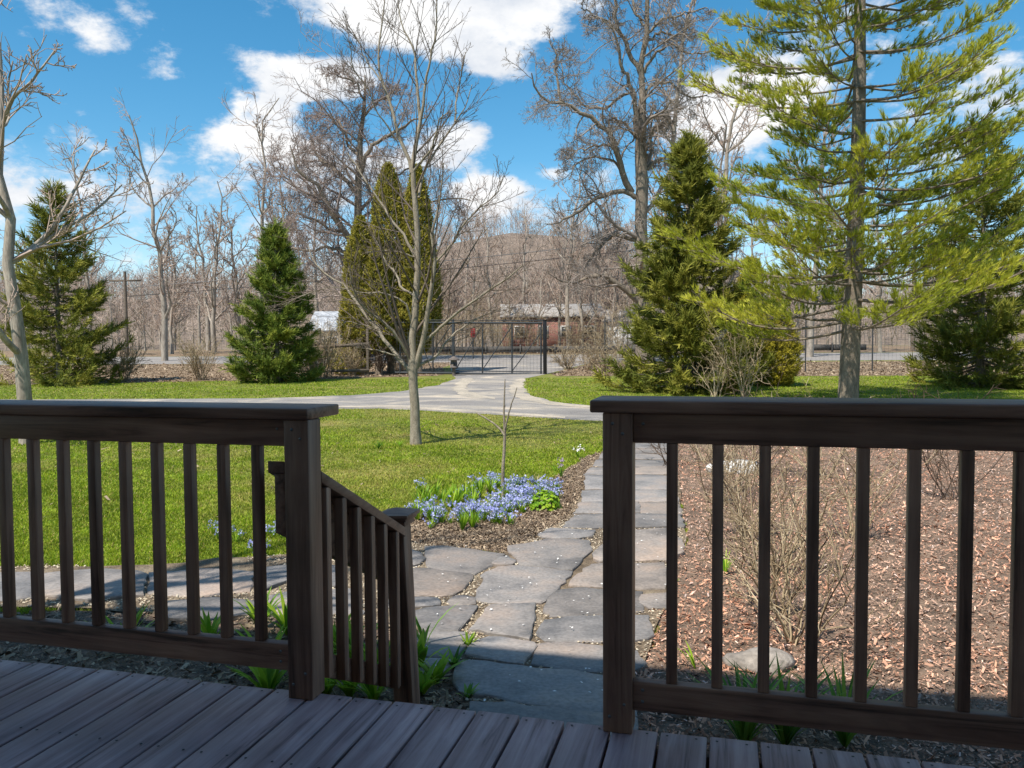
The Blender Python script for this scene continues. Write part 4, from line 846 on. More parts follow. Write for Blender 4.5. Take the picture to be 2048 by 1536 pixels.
# ------------------------------------------------------------------ conifers
def shoot_proto(nn, ln, w, sp, g):
    """a bottle-brush shoot along +z, made of nn slim needles/leaflets"""
    V = []; T = []
    for i in range(nn):
        a = i * 2.4; z0 = ln * .75 * i / nn; d = np.array([math.cos(a) * sp, math.sin(a) * sp, 1.]); d /= np.linalg.norm(d); l = ln * (.42 + .1 * g.random())
        s = np.cross(d, [0.3, .2, 1.]); s /= np.linalg.norm(s); b = np.array([0, 0, z0]); V += [b - s * w, b + s * w, b + d * l]; T.append((3 * i, 3 * i + 1, 3 * i + 2))
    return np.array(V), np.array(T)
SPR = {'olive': [(.08, .105, .016), (.19, .2, .025), (.4, .37, .06)], 'deep': [(.06, .1, .015), (.15, .2, .024), (.34, .36, .05)]}
def spruce(name, label, base, h, rad, mat, g, dens=1.0, shoot=.16, lift=.1, pal='olive'):
    root = tag(empty(name, base), label, 'tree'); z = np.linspace(0, 1, 8)
    tb = MB(); V, Q = tubes(np.c_[np.zeros(8), np.zeros(8), z * h][None], (h * .016 * (1 - z) + .01)[None], 7); tb.add(V, Q)
    pos = []; dr = []; bp = []; br = []; tn = []; sd_ = int(g.integers(9999))
    nb = int(h * 26 * dens)
    for i in range(nb):
        t = (i + g.random()) / nb; zz = lift + (h - lift) * t**1.0; a = g.uniform(0, 6.283)
        prof = (1 - t)**.82 * min(1, .8 + t * 3.2); lob = .8 + .4 * float(vnoise(np.array([math.cos(a) * 2 + 5]), np.array([math.sin(a) * 2 + zz * 1.3 + 5]), 1.0, sd_)[0]); L = rad * prof * g.uniform(.72, 1.12) * lob + .12
        droop = -.12 + .75 * t + g.normal(0, .08)
        d = np.array([math.cos(a), math.sin(a), droop]); S = 7; s = np.linspace(0, 1, S)
        curve = np.c_[np.outer(s, d[:2]) * L, zz + s * L * d[2] * .5 - .16 * L * np.sin(s * 2.4) * (1 - t) + .17 * L * s**3]
        bp.append(curve); br.append((.012 + .01 * L) * (1 - .8 * s))
        m = int((7 + 30 * L) * dens); f = g.random(m)**.62; w = f * (S - 1); k = np.clip(w.astype(int), 0, S - 2); w = (w - k)[:, None]
        p = curve[k] * (1 - w) + curve[k + 1] * w; T = unit(curve[k + 1] - curve[k])
        side = g.normal(0, 1, (m, 3)); off = np.c_[-T[:, 1], T[:, 0], np.zeros(m)] * (g.normal(0, .2, m) * L * (1.12 - f))[:, None] + np.c_[np.zeros((m, 2)), -np.abs(g.normal(0, .05, m)) * L * (1 - .5 * f)]
        pos.append(p + off); dr.append(unit(T * .9 + off * 2.2 / max(L, .3) + side * .35 + np.array([0, 0, .28]))); tn.append((.55 * g.random() + .45 * g.random(m)))
    V, Q = tubes(np.stack(bp), np.stack(br), 4); tb.add(V, Q); tb.build('trunk', M['bark'], root)
    pos = np.concatenate(pos); dr = np.concatenate(dr)
    # leader
    m = 26; pos = np.concatenate([pos, np.c_[g.normal(0, .03, (m, 2)), h - g.random(m) * .8]]); dr = np.concatenate([dr, unit(np.c_[g.normal(0, .5, (m, 2)), np.ones(m)])])
    tn = np.concatenate(tn + [g.random(m)]); PL = np.array(SPR[pal]); Ct = np.stack([np.interp(tn, [0, .5, 1], PL[:, c_]) for c_ in range(3)], -1)
    cb = MB(); pv, pt = shoot_proto(11, shoot, shoot * .042, .7, g)
    V, T = scatter(pv, pt, pos, rotmats(dr, g), np.exp(g.normal(0, .28, len(pos)))); cb.add(V, None, T, np.repeat(Ct, len(pv), 0))
    # the shoots of one spray share a tint
    cb.build('crown', mat, root); return root
gc = np.random.default_rng(31)
b = gp(1378, 784); spruce('spruce_tree', 'broad dark green spruce on the lawn edge in front of the old bare tree', tuple(b), (784 - 285) / FPX * b.y, 1.0 * 152 / FPX * b.y, M['spruce'], gc, 1.15, .3)
b = gp(556, 764); spruce('spruce_tree', 'smaller deep green spruce with pointed tip beside the tan shrubs', tuple(b), (764 - 462) / FPX * b.y, 88 / FPX * b.y, M['spruce'], gc, 1.25, .28, pal='deep')
b = gp(120, 768); spruce('spruce_tree', 'tall deep green spruce standing apart at the far side of the drive', tuple(b), 7.4, 2.4, M['spruce'], gc, .75, .34, pal='olive')

def cedar(name, label, base, h, rad, g, n):
    root = tag(empty(name, base), label, 'tree', 'columnar cedars by the gate'); z = np.linspace(0, 1, 6)
    V, Q = tubes(np.c_[np.zeros(6), np.zeros(6), z * h * .9][None], (.16 * (1 - z) + .02)[None], 7); MB().add(V, Q).build('trunk', M['bark'], root)
    t = g.random(n); a = g.uniform(0, 6.283, n); prof = np.minimum(1, (t * 4 + .35)) * (1 - t**2.6)**.8
    lump = .78 + .4 * vnoise(np.cos(a) * 2.2 + 5, np.sin(a) * 2.2 + t * h * 1.1, 1.2, int(g.integers(999)))
    r = rad * prof * lump * (1 - .45 * g.random(n)**2.2)
    p = np.c_[np.cos(a) * r, np.sin(a) * r, .9 + t * (h - .9)]
    d = unit(np.c_[np.cos(a) * .7, np.sin(a) * .7, np.full(n, .9)] + g.normal(0, .3, (n, 3)))
    pv, pt = shoot_proto(7, .22, .02, .75, g); V, T = scatter(pv, pt, p, rotmats(d, g), g.uniform(.7, 1.3, n))
    MB().add(V, None, T).build('crown', M['arbor'], root); return root
Ya = 36.6
def cbase(u, Y=Ya): p = at(u, 745, Y); return (p.x, Y, float(hgt(Y)))
ztop = lambda v, Y=Ya: at(800, v, Y).z - float(hgt(Y))
cedar('cedar_tree', 'shortest columnar cedar, left of the two tall spires', cbase(725), ztop(438), 40 / FPX * Ya, gc, 6500)
cedar('cedar_tree', 'tallest full columnar cedar between its two neighbours', cbase(782, 37.2), ztop(332, 37.2), 54 / FPX * Ya, gc, 11000)
cedar('cedar_tree', 'tall columnar cedar right behind the young tree stem', cbase(838, 36.8), ztop(336, 36.8), 42 / FPX * Ya, gc, 8500)
cedar('cedar_tree', 'narrow low cedar squeezed between the taller columnar cedars', cbase(758, 36.2), ztop(470, 36.2), 30 / FPX * Ya, gc, 4200)

def pine(name, label, base, h, g):
    root = tag(empty(name, base), label, 'tree'); S = 10; s = np.linspace(0, 1, S)
    tb = MB(); V, Q = tubes(np.c_[.15 * np.sin(s * 4), .12 * np.cos(s * 3), s * h][None], (.24 * (1 - s) + .02)[None], 8); tb.add(V, Q)
    pos, dr, bp, br, tn, tp = [], [], [], [], [], []
    zz = 1.7
    while zz < h - .4:
        zz += g.uniform(.3, .62); nb = int(g.integers(5, 8)); a0 = g.uniform(0, 6.28)
        for k in range(nb):
            if g.random() < .12: continue
            a = a0 + k * 6.283 / nb + g.normal(0, .3); L = (.5 + 4.0 * max(.0, 1 - zz / h)**.5 * min(1, .75 + zz / 14)) * g.uniform(.5, 1.1); z1 = zz + g.normal(0, .12)
            curve = np.c_[np.cos(a) * s * L, np.sin(a) * s * L, z1 + L * (g.normal(.0, .06) * s + g.uniform(.12, .3) * s**2.4 - .06 * np.sin(s * 3.1))]
            curve[:, :2] += np.outer(np.sin(s * 2.5) * .1 * L * g.normal(), [-math.sin(a), math.cos(a)])
            bp.append(curve); br.append((.01 + .008 * L) * (1 - .8 * s)); bt = g.random()
            for q in range(int(8 + 10 * L)):
                f = g.uniform(.22, 1)**.8; i = int(f * (S - 1.01)); p0 = curve[i]; aa = a + g.choice([-1, 1]) * g.uniform(.2, 1.15); l2 = L * .26 * (1.3 - f) * g.uniform(.5, 1.25) + .18
                tw = p0 + np.outer(s, [math.cos(aa) * l2, math.sin(aa) * l2, g.uniform(.0, .4) * l2]) + np.c_[np.zeros((S, 2)), .18 * l2 * s**2]
                tp.append(tw[[0, 5, 9]]); m = int(2 + 8 * l2); ff = g.uniform(.3, 1, m)**.7; jj = (ff * (S - 1.01)).astype(int)
                pos.append(tw[jj] + g.normal(0, .035, (m, 3))); dr.append(unit((tw[-1] - tw[0])[None] / l2 * .8 + g.normal(0, .3, (m, 3)) + np.array([0, 0, .5]))); tn.append((.5 * bt + .2 * g.random() + .3 * g.random(m)))
    V, Q = tubes(np.stack(bp), np.stack(br), 4); tb.add(V, Q); V, Q = tubes(np.stack(tp), np.tile([.006, .005, .003], (len(tp), 1)), 3); tb.add(V, Q); tb.build('trunk', M['bark'], root)
    pos = np.concatenate(pos); dr = np.concatenate(dr); tn = np.concatenate(tn); PL = np.array([(.17, .22, .02), (.42, .45, .04), (.64, .61, .08)]); Ct = np.stack([np.interp(tn, [.1, .5, .9], PL[:, c_]) for c_ in range(3)], -1)
    V, T = [], []
    for i in range(11):
        a = i * 2.4; sp = .12 + .5 * ((i * .618) % 1); d = np.array([math.cos(a) * sp, math.sin(a) * sp, 1]); d /= np.linalg.norm(d); w = np.cross(d, [.2, .3, 1]); w /= np.linalg.norm(w); b_ = np.array([0, 0, .05 * ((i * .37) % 1)])
        V += [b_ - w * .0062, b_ + w * .0062, b_ + d * (.11 + .05 * ((i * .73) % 1))]; T.append((3 * i, 3 * i + 1, 3 * i + 2))
    V, T = scatter(np.array(V), np.array(T), pos, rotmats(dr, g), g.uniform(.8, 1.4, len(pos)))
    MB().add(V, None, T, np.repeat(Ct, 33, 0)).build('crown', islandmat('pine_needles', None, .65, .3, attr=True), root); return root
bpn = (at(1700, 760, 19.5).x, 19.5, float(hgt(19.5)))
pine('pine_tree', 'yellow-green white pine with feathery layered boughs beside the dark spruce', bpn, 17.5, gc)
b = (at(1960, 770, 27).x, 27.0, float(hgt(27.0))); spruce('spruce_tree', 'dark spruce standing beyond the yellow-green pine', b, 8.5, 2.6, M['spruce'], gc, .8, .34)

def fluffy(name, label, base, h, rad, g, n, mat, proto, upw=.6, cat='shrub', group=None):
    root = tag(empty(name, base), label, cat, group); a = g.uniform(0, 6.283, n); t = g.random(n); r = rad * np.sqrt(g.random(n)) * np.sin(np.pi * (t * .8 + .18))
    p = np.c_[np.cos(a) * r, np.sin(a) * r, t * h * (1 - .25 * (r / rad)**2)]; d = unit(np.c_[np.cos(a), np.sin(a), np.full(n, upw)] + g.normal(0, .35, (n, 3)))
    V, T = scatter(proto[0], proto[1], p, rotmats(d, g), g.uniform(.7, 1.3, n)); MB().add(V, None, T).build('foliage', mat, root)
    m = 9; aa = g.uniform(0, 6.283, m); w = walk(np.zeros((m, 3)), np.c_[np.cos(aa) * .5, np.sin(aa) * .5, np.ones(m)], np.full(m, h * .8), 5, .1, .1, g)
    V, Q = tubes(w, np.full((m, 5), .012) * np.linspace(1, .4, 5)[None], 4); MB().add(V, Q).build('stems', M['stem_dark'], root); return root
b = gp(1530, 772); fluffy('golden_cypress', 'bright golden-yellow feathery cypress beside the bare shrub and spruce', (b.x + .3, b.y, b.z), 2.9, .85, gc, 2600, M['gold'], shoot_proto(9, .22, .014, .9, gc))
b = at(1500, 640, 28.5); fluffy('golden_cypress', 'slim yellow cypress leaning out behind the big spruce', (b.x, 28.5, float(hgt(28.5))), 4.3, .75, gc, 2200, M['gold'], shoot_proto(9, .26, .016, .9, gc))

# ------------------------------------------------------------------ bare shrubs
def bare_shrub(name, label, base, h, rad, g, stems, mat, levels, r0=.012, cat='shrub', curl=.1, group=None, loc=None):
    root = tag(empty(name, base), label, cat, group); a = g.uniform(0, 6.283, stems)
    sp = rad / h; d = np.c_[np.cos(a) * sp * g.uniform(.2, 1.2, stems), np.sin(a) * sp * g.uniform(.2, 1.2, stems), np.ones(stems)]
    P = walk(np.c_[g.normal(0, .08 * rad, (stems, 2)), np.full(stems, -.03)], d, h * g.uniform(.6, 1.15, stems), 9, curl, .03, g); R = r0 * np.linspace(1, .35, 9)[None] * g.uniform(.6, 1.2, stems)[:, None]
    V, Q = tubes(P, R, 5); MB().add(V, Q).build('stems', mat, root); cw = MB(); cur = (P, R)
    for (m, ang, lf, rmin) in levels:
        cur = sprout(cur[0], cur[1], m, .2, 1, ang, lf, .6, 5, curl * 1.3, .03, g, rmin); V, Q = tubes(cur[0], cur[1], 3); cw.add(V, Q)
    tag(cw.build('twigs', mat, root), kind='stuff'); return root
gb = np.random.default_rng(41)
b = gp(1490, 800); bare_shrub('bare_shrub', 'leggy bare pale-stemmed shrub in front of the big spruce', (b.x, b.y, b.z), 2.9, 1.5, gb, 13, M['stem_pale'], [(5, 45, .4, .006), (4, 45, .5, .004)], .016)
b = gp(1440, 800); bare_shrub('bare_shrub', 'low bare twiggy shrub crowding the spruce skirt', (b.x - .2, b.y - .6, b.z), 1.5, 1.1, gb, 11, M['stem_pale'], [(5, 45, .45, .005), (3, 45, .5, .004)], .012)
# shrubs in the mulch bed behind the right-hand railing
for (u, v, h, rad, st, mt, lb) in [(1440, 1010, 1.0, .8, 13, 'stem_pale', 'dry pale-stemmed hydrangea shrub in the mulch bed beside the path'),
                                   (1560, 1150, .95, .7, 14, 'stem_pale', 'dry arching cut stems spreading over the mulch behind the balusters'),
                                   (1520, 950, 1.1, .8, 13, 'stem_dark', 'dark twiggy bare shrub near the pale boulder in the mulch'),
                                   (1345, 935, .85, .75, 9, 'stem_dark', 'thin dark leafless shrub leaning over the stone path'),
                                   (1700, 1080, 1.1, .8, 14, 'stem_pale', 'large dry straw-coloured shrub further along the mulch bed'),
                                   (1900, 1000, 1.2, .9, 12, 'stem_dark', 'dark bare shrub at the outer end of the mulch bed'),
                                   (1500, 1080, .8, .7, 16, 'stem_pale', 'tangle of straw-pale stems between the two dry hydrangeas'), (1600, 1290, .9, .6, 14, 'stem_pale', 'dry cut stems rising beside the sunken boulder'), (1640, 960, 1.2, .9, 16, 'stem_pale', 'tall straw-coloured dry shrub behind the pale boulder'), (1470, 985, .9, .8, 16, 'stem_pale', 'low straw-pale twiggy shrub just in front of the pale boulder'), (1415, 925, .9, .7, 14, 'stem_pale', 'pale dry shrub between the path and the pale boulder'), (1545, 1225, .8, .6, 14, 'stem_pale', 'short dry stems leaning over the sunlit mulch')]:
    b = gp(u, v); bare_shrub('bare_shrub', lb, (b.x, b.y, b.z), h, rad, gb, st, M[mt], [(4, 42, .42, .004), (3, 45, .5, .003)], .0075, curl=.12)
# bare climbing thicket either side of the gate
for (u, Y, h, rad, lb) in [(1180, 38.5, 1.5, 1.3, 'tangled bare bramble thicket on the bank beside the black gate post'), (1215, 36.5, 1.6, 1.2, 'low bare bramble on the leafy bank near the spruce'),
                           (960, 57.5, 4.2, 2.4, 'tall bare grey thicket beyond the road, behind the gate'), (1150, 57.5, 3.0, 2.0, 'bare thicket screening the brick building'), (1205, 57, 2.6, 1.8, 'bare sapling thicket before the white-walled part of the building'), (900, 56.8, 3.5, 2.2, 'bare thicket beyond the road near the lantern'), (1060, 58, 3.2, 2, 'bare thicket by the brick wall beyond the gate'), (860, 57.2, 3.8, 2.2, 'bare thicket across the road behind the cedars'), (640, 47, 2.6, 1.8, 'bare grey thicket before the metal-roofed house'), (1010, 57.4, 3.0, 2.0, 'bare thicket over the end of the brick wall'), (1245, 50, 3.4, 2.0, 'bare thicket crowding the big spruce from behind'), (1135, 39.5, 1.3, 1.2, 'low bramble arching over the bank right of the gate'), (600, 44, 2.4, 1.6, 'bare thicket showing past the small spruce')]:
    b = at(u, 740, Y); bare_shrub('bramble_thicket', lb, (b.x, Y, float(hgt(Y))), h, rad, gb, 26, M['stem_pale'] if Y < 50 else M['stem_pale'], [(5, 45, .45, .010), (4, 45, .5, .008)], .02, curl=.14)
# tan shrubs and dry grasses left of the cedars
for (u, v, h, rad, mt, lb) in [(655, 755, 2.2, 1.3, 'stem_pale', 'tan dry hydrangea shrub between the small spruce and the fence post'), (705, 752, 1.4, .9, 'stem_pale', 'straw-coloured dry grass clump below the fence rail'), (625, 757, 1.2, .8, 'stem_pale', 'dry bronze perennials beside the small spruce'), (760, 750, 1.5, .8, 'stem_dark', 'dark bare twigs at the foot of the cedars'), (800, 748, 1.3, .8, 'stem_pale', 'dry brushy growth at the cedar trunks near the young tree'), (400, 760, 1.8, 1.2, 'stem_pale', 'tan dry shrub left of the small spruce'), (250, 762, 1.6, 1.2, 'stem_pale', 'tan dry shrub near the tall lone spruce')]:
    b = gp(u, v); bare_shrub('dry_shrub', lb, (b.x, b.y, b.z), h, rad, gb, 34, M[mt], [(5, 35, .4, .008), (4, 40, .45, .007)], .012, curl=.1)
b = gp(690, 752); fluffy('evergreen_shrub', 'rounded olive evergreen shrub below the timber fence rail', (b.x, b.y + 1.2, b.z), 1.7, 1.0, gc, 1500, M['arbor'], shoot_proto(7, .18, .02, .8, gc))

# ---- sapling in the flower bed
b = gp(1005, 992); Ys = b.y; sl = [limb3(p, Ys, dy, 12, gb, .002) for p, dy in [
    ([(1005, 996, 4.2), (1005, 960, 3.6), (1008, 910, 3.2), (1010, 870, 2.8), (1008, 830, 2.2), (1009, 790, 1.6), (1010, 758, .9)], 0),
    ([(1010, 872, 2.4), (1000, 858, 2), (980, 842, 1.8), (952, 825, 1.2)], .3), ([(1010, 866, 2.2), (1014, 840, 1.7), (1024, 805, 1.2), (1034, 775, .8)], -.3)]]
bare_tree('sapling', 'thin leafless three-pronged sapling rising from the blue flowers', tuple(b), sl, gb, [dict(m=3, t0=.5, t1=1, ang=35, lf=.06, rf=.4, S=3, curl=.1, up=.1, rmin=.0018)], M['bark_young'], M['twig_young'], k0=7)

# ------------------------------------------------------------------ flowers and leafy plants
def blade_proto(n, L, W, spread, g, seg=3, droop=.5):
    """n strap leaves springing from one base"""
    V, T = [], []
    for i in range(n):
        a = g.uniform(0, 6.283); s = spread * g.uniform(.2, 1.15); l = L * g.uniform(.65, 1.15); pr = None
        d = np.array([math.cos(a), math.sin(a), 0]); sd = np.array([-d[1], d[0], 0]); b0 = len(V)
        for k in range(seg + 1):
            t = k / seg; r = s * l * t; c = d * (r + .25 * droop * l * t * t) + np.array([0, 0, l * (t - .38 * droop * t * t * (.5 + s))]); w = W * (1 - t**2.2) * (.6 + .8 * min(t * 2, 1)) * .7 + .0004
            V += [c - sd * w + d * .0, c + sd * w]
        for k in range(seg): q = b0 + 2 * k; T += [(q, q + 1, q + 3), (q, q + 3, q + 2)]
    return np.array(V), np.array(T)
def star_flowers(n, stems_h, spread, size, g):
    V, T, SV = [], [], []
    for i in range(n):
        a = g.uniform(0, 6.283); r = spread * math.sqrt(g.random()); h = stems_h * g.uniform(.6, 1.15); top = np.array([math.cos(a) * r, math.sin(a) * r, h]); SV.append(top)
        for q in range(int(g.integers(2, 5))):
            c = top + g.normal(0, size * .8, 3) * np.array([1, 1, .9]); R = rotmats(unit(g.normal(0, .7, (1, 3)) + np.array([[0, -.4, .7]])), g)[0]; b0 = len(V); V.append(c)
            for k in range(10):
                t = k * math.pi / 5; rr = size * (1 if k % 2 == 0 else .42); V.append(c + R @ np.array([math.cos(t) * rr, math.sin(t) * rr, size * .25 * (k % 2 == 0)]))
            T += [(b0, b0 + 1 + k, b0 + 1 + (k + 1) % 10) for k in range(10)]
    return np.array(V), np.array(T), np.array(SV)
gf = np.random.default_rng(51)
sq = []
for i in range(5):
    root = tag(empty('squill_clump'), 'clump of blue star-shaped squill flowers in the bed by the path', 'flowers', 'blue squill clumps in the flower bed')
    V, T = blade_proto(12, .13, .005, .55, gf); MB().add(V, None, T).build('leaves', M['leaf'], root)
    V, T, SV = star_flowers(11, .125, .085, .0125, gf); tag(MB().add(V, None, T).build('flowers', M['squill'], root), kind='stuff')
    P = np.stack([SV * np.array([.3, .3, 0]), SV * np.array([.7, .7, .55]), SV], 1); Vt, Q = tubes(P, np.full((len(SV), 3), .0014), 3); MB().add(Vt, Q).build('stalks', M['leaf_dark'], root)
    sq.append(root)
first = set(); spots = []
def ell(u, v, ru, rv, n):
    for _ in range(n):
        a = gf.uniform(0, 6.283); r = math.sqrt(gf.random()); spots.append((u + ru * r * math.cos(a), v + rv * r * math.sin(a)))
ell(880, 1040, 48, 14, 24); ell(960, 1040, 55, 14, 26); ell(1020, 1015, 50, 20, 34); ell(1050, 995, 40, 14, 22); ell(1095, 985, 30, 9, 12); ell(985, 970, 25, 9, 9); ell(1025, 980, 20, 8, 8); ell(935, 1000, 25, 8, 5); ell(830, 1030, 10, 8, 3); ell(840, 985, 12, 6, 2); ell(955, 975, 12, 4, 2); ell(1110, 1000, 14, 8, 4); ell(862, 1058, 6, 3, 1); ell(560, 1075, 22, 12, 5); ell(525, 1115, 14, 8, 3); ell(440, 1080, 40, 14, 5); ell(1005, 1052, 20, 4, 4)
for j, (u, v) in enumerate(spots):
    k = j % 5; o = sq[k] if k not in first else copy_tree(sq[k]); first.add(k); p = gp(u, v); s = gf.uniform(.75, 1.2); o.location = (p.x, p.y, -.494); o.rotation_euler = (0, 0, gf.uniform(0, 6.28)); o.scale = (s, s, s)
# leafy shoots
def shoots(name, label, base, parts, mat, group=None, cat='plant'):
    root = tag(empty(name, base), label, cat, group)
    for nm, (V, T), mt in parts: tag(MB().add(V, None, T).build(nm, mt, root), kind='stuff')
    return root
def plant_at(u, v): p = gp(u, v); return (p.x, p.y, -.494)
GL = 'bright green lily shoots in the flower bed'
for u, v in [(850, 1010), (870, 1000), (885, 1015), (900, 1005), (915, 1012), (930, 1005), (945, 1002), (960, 998), (840, 1022), (860, 1018), (905, 1022), (945, 1020), (980, 990), (925, 1065), (945, 1060), (835, 1045), (865, 1050)]:
    shoots('lily_shoots', 'fresh yellow-green lily shoots among the blue squill', plant_at(u, v), [('leaves', blade_proto(30, .23, .009, .45, gf), M['leaf'])], M['leaf'], GL)
# round green mound
n = 420; ph = np.arccos(1 - gf.random(n) * .95); a = gf.uniform(0, 6.283, n); d = np.c_[np.sin(ph) * np.cos(a), np.sin(ph) * np.sin(a), np.cos(ph)]
lp = np.array([(0, 0, 0), (.5, .35, .1), (.95, .3, .05), (1.15, 0, 0), (.95, -.3, .05), (.5, -.35, .1)]) * .035 - np.array([.02, 0, 0]); ltv = np.array([(0, 1, 5), (1, 2, 4), (1, 4, 5), (2, 3, 4)])
V, T = scatter(lp, ltv, d * np.array([.16, .155, .19]) * gf.uniform(.8, 1.05, (n, 1)), rotmats(unit(d + gf.normal(0, .35, d.shape) + np.array([0, 0, .3])), gf), gf.uniform(.8, 1.3, n))
shoots('columbine_mound', 'rounded mound of fresh green scalloped leaves at the end of the squill', plant_at(1090, 1020), [('leaves', (V, T), M['leaf'])], None)
# pale hyacinth and white snowdrop clumps beside the path
V, T, SV = star_flowers(12, .16, .09, .017, gf); shoots('white_flowers', 'small clump of white bell flowers at the lawn edge by the path', plant_at(1156, 917), [('leaves', blade_proto(18, .14, .006, .5, gf), M['leaf']), ('flowers', (V, T), M['petal_white'])], None, cat='flowers')
V, T, SV = star_flowers(10, .24, .03, .016, gf); shoots('hyacinth', 'single mauve hyacinth spike with strap leaves near the path', plant_at(1122, 958), [('leaves', blade_proto(16, .2, .008, .35, gf), M['leaf_dark']), ('flowers', (V, T), plain('mauve_petals', (.36, .27, .36), .6))], None, cat='flowers')
for u, v, L, n_, lb in [(1075, 975, .16, 40, 'cut brown stubble of last year perennials behind the squill'), (975, 990, .12, 24, 'short straw stubble at the foot of the thin sapling')]:
    shoots('dry_stubble', lb, plant_at(u, v), [('stalks', blade_proto(n_, L, .004, .35, gf), M['stem_pale'])], None)
# leafy clumps by the deck
for u, v, L, n_, W, lb, mt in [(848, 1300, .34, 9, .011, 'dark sword-leaved iris beside the newel post', 'leaf_dark'), (838, 1345, .26, 14, .03, 'broad-leaved bright shoots at the newel post foot', 'leaf'), (872, 1372, .2, 16, .022, 'low leafy green rosette beside the large slab', 'leaf'), (935, 1300, .12, 18, .008, 'small grassy weed growing in the flagstone joint', 'leaf'),
                               (908, 1340, .13, 14, .012, 'silvery green weed at the slab corner', 'leaf_dark'), (935, 1405, .1, 12, .012, 'small pale weed at the front edge of the slab', 'leaf_dark'), (575, 1275, .3, 26, .016, 'bushy green shoots behind the bottom rail of the left railing', 'leaf'), (520, 1262, .28, 22, .016, 'bright green shoots farther along behind the left railing', 'leaf'),
                               (670, 1320, .3, 30, .014, 'green clump seen between the stair rail slats', 'leaf'), (715, 1345, .32, 30, .014, 'lush green clump under the stair bottom rail', 'leaf'), (760, 1365, .3, 26, .014, 'green clump beside the newel foot behind the stair slats', 'leaf'), (535, 1360, .32, 24, .018, 'broad green lily shoots below the left railing', 'leaf'), (640, 1368, .24, 22, .014, 'short green shoots at the left post foot', 'leaf'),
                               (420, 1300, .3, 24, .016, 'green lily clump along the deck further left of the stair', 'leaf'), (250, 1310, .3, 24, .016, 'green lily clump near the outer end of the left railing', 'leaf'),
                               (1488, 1500, .42, 46, .012, 'strappy dark green daylily clump below the right railing', 'leaf_dark'), (1570, 1500, .42, 40, .012, 'second strappy daylily clump below the right railing', 'leaf_dark'), (1690, 1500, .4, 36, .011, 'large daylily clump further along the right railing', 'leaf_dark'),
                               (1450, 1150, .2, 12, .008, 'sparse yellow-green blades among the dry stems in the mulch', 'leaf'), (1390, 1340, .18, 6, .007, 'few thin yellowing blades in the mulch', 'leaf'), (1345, 1170, .07, 8, .01, 'tiny bright seedling in the mulch beside the path', 'leaf'), (757, 898, .18, 14, .014, 'broad-leaved weed tuft in the lawn near the young tree', 'leaf_dark'), (800, 895, .16, 26, .007, 'taller grass tuft at the young tree foot', 'leaf'),
                               (1110, 945, .14, 16, .006, 'thin leaf tuft between squill and hyacinth', 'leaf'),
                               (700, 1402, .26, 30, .013, 'bright green clump just beyond the deck edge under the stair slats', 'leaf'), (748, 1412, .25, 28, .013, 'bright green clump between deck edge and newel foot', 'leaf'), (655, 1400, .2, 20, .012, 'small bright clump tucked behind the left post base', 'leaf'), (535, 1400, .3, 26, .018, 'broad bright shoots right behind the left bottom rail', 'leaf'), (845, 1395, .2, 18, .02, 'leafy rosette close to the deck edge by the newel', 'leaf')]:
    shoots('leafy_clump', lb, plant_at(u, v), [('leaves', blade_proto(n_, L, W, .55, gf, 4, .9), M[mt])], None)

# boulders
def rock(label, base, sx, sy, sz, mat, g):
    bm = bmesh.new(); bmesh.ops.create_icosphere(bm, subdivisions=3, radius=1); ph = g.uniform(0, 6, 3)
    for v in bm.verts:
        k = 1 + .12 * math.sin(v.co.x * 3 + ph[0]) + .1 * math.sin(v.co.y * 4 + ph[1]) + .08 * math.sin(v.co.z * 5 + v.co.x * 4 + ph[2]); v.co = Vector((v.co.x * sx * k, v.co.y * sy * k, max(v.co.z, -.4) * sz * k))
    for f in bm.faces: f.smooth = True
    me = bpy.data.meshes.new('boulder'); bm.to_mesh(me); bm.free(); o = link('boulder', me, mat); o.location = base; return tag(o, label, 'rock')
b = gp(1502, 1335); rock('flat grey-brown boulder half sunk in the mulch', (b.x + .03, b.y, -.48), .16, .13, .075, M['rock'], gf)
b = gp(1366, 1436); rock('small angular tan stone lying on the mulch by the deck', (b.x, b.y, -.48), .05, .04, .05, M['rock'], gf)
b = gp(1470, 945); rock('pale whitish boulder at the back of the mulch bed', (b.x, b.y, -.47), .34, .22, .14, M['paleRock'], gf)

# ------------------------------------------------------------------ gate, fences, lantern
gz = float(hgt(36)); sc36 = 36 / FPX
gate = tag(empty('driveway_gate', (at(998, 752, 36).x, 36, gz)), 'tall grey metal mesh sliding gate across the driveway', 'gate')
def bar(mbx, p, q, r=.03, k=4):
    p, q = np.array(p, float), np.array(q, float); V, Q = tubes(np.stack([p, q])[None], np.full((1, 2), r), k); mbx.add(V, Q)
def gpt(u, v): p = at(u, v, 36); return np.array((p.x, 36, p.z))
gl = np.array(gate.location)
def gbar(name, a, b, r=.03): mbx = MB(); bar(mbx, gpt(*a) - gl, gpt(*b) - gl, r); mbx.build(name, M['metal'], gate)
gbar('top_rail', (790, 645), (1085, 646), .045); gbar('bottom_rail', (790, 745), (1085, 749), .045); gbar('lower_rail', (905, 741), (1085, 744), .022); gbar('top_wire', (790, 640), (1085, 641), .02)
for u in (800, 866, 908, 965, 1024, 1082): gbar('upright', (u, 645), (u, 748), .035)
for a, b in (((966, 738), (1022, 655)), ((1025, 741), (1080, 668)), ((912, 738), (962, 655)), ((845, 690), (864, 744)), ((868, 700), (903, 650))): gbar('brace', a, b, .022)
ms = MB()
x0_, x1_ = gpt(795, 700)[0], gpt(1085, 700)[0]; zt_, zb_ = gpt(900, 646)[2], gpt(900, 747)[2]
for x in np.arange(x0_, x1_, .15): bar(ms, (x - gl[0], .01, zb_ - gl[2]), (x - gl[0], .01, zt_ - gl[2]), .0045, 3)
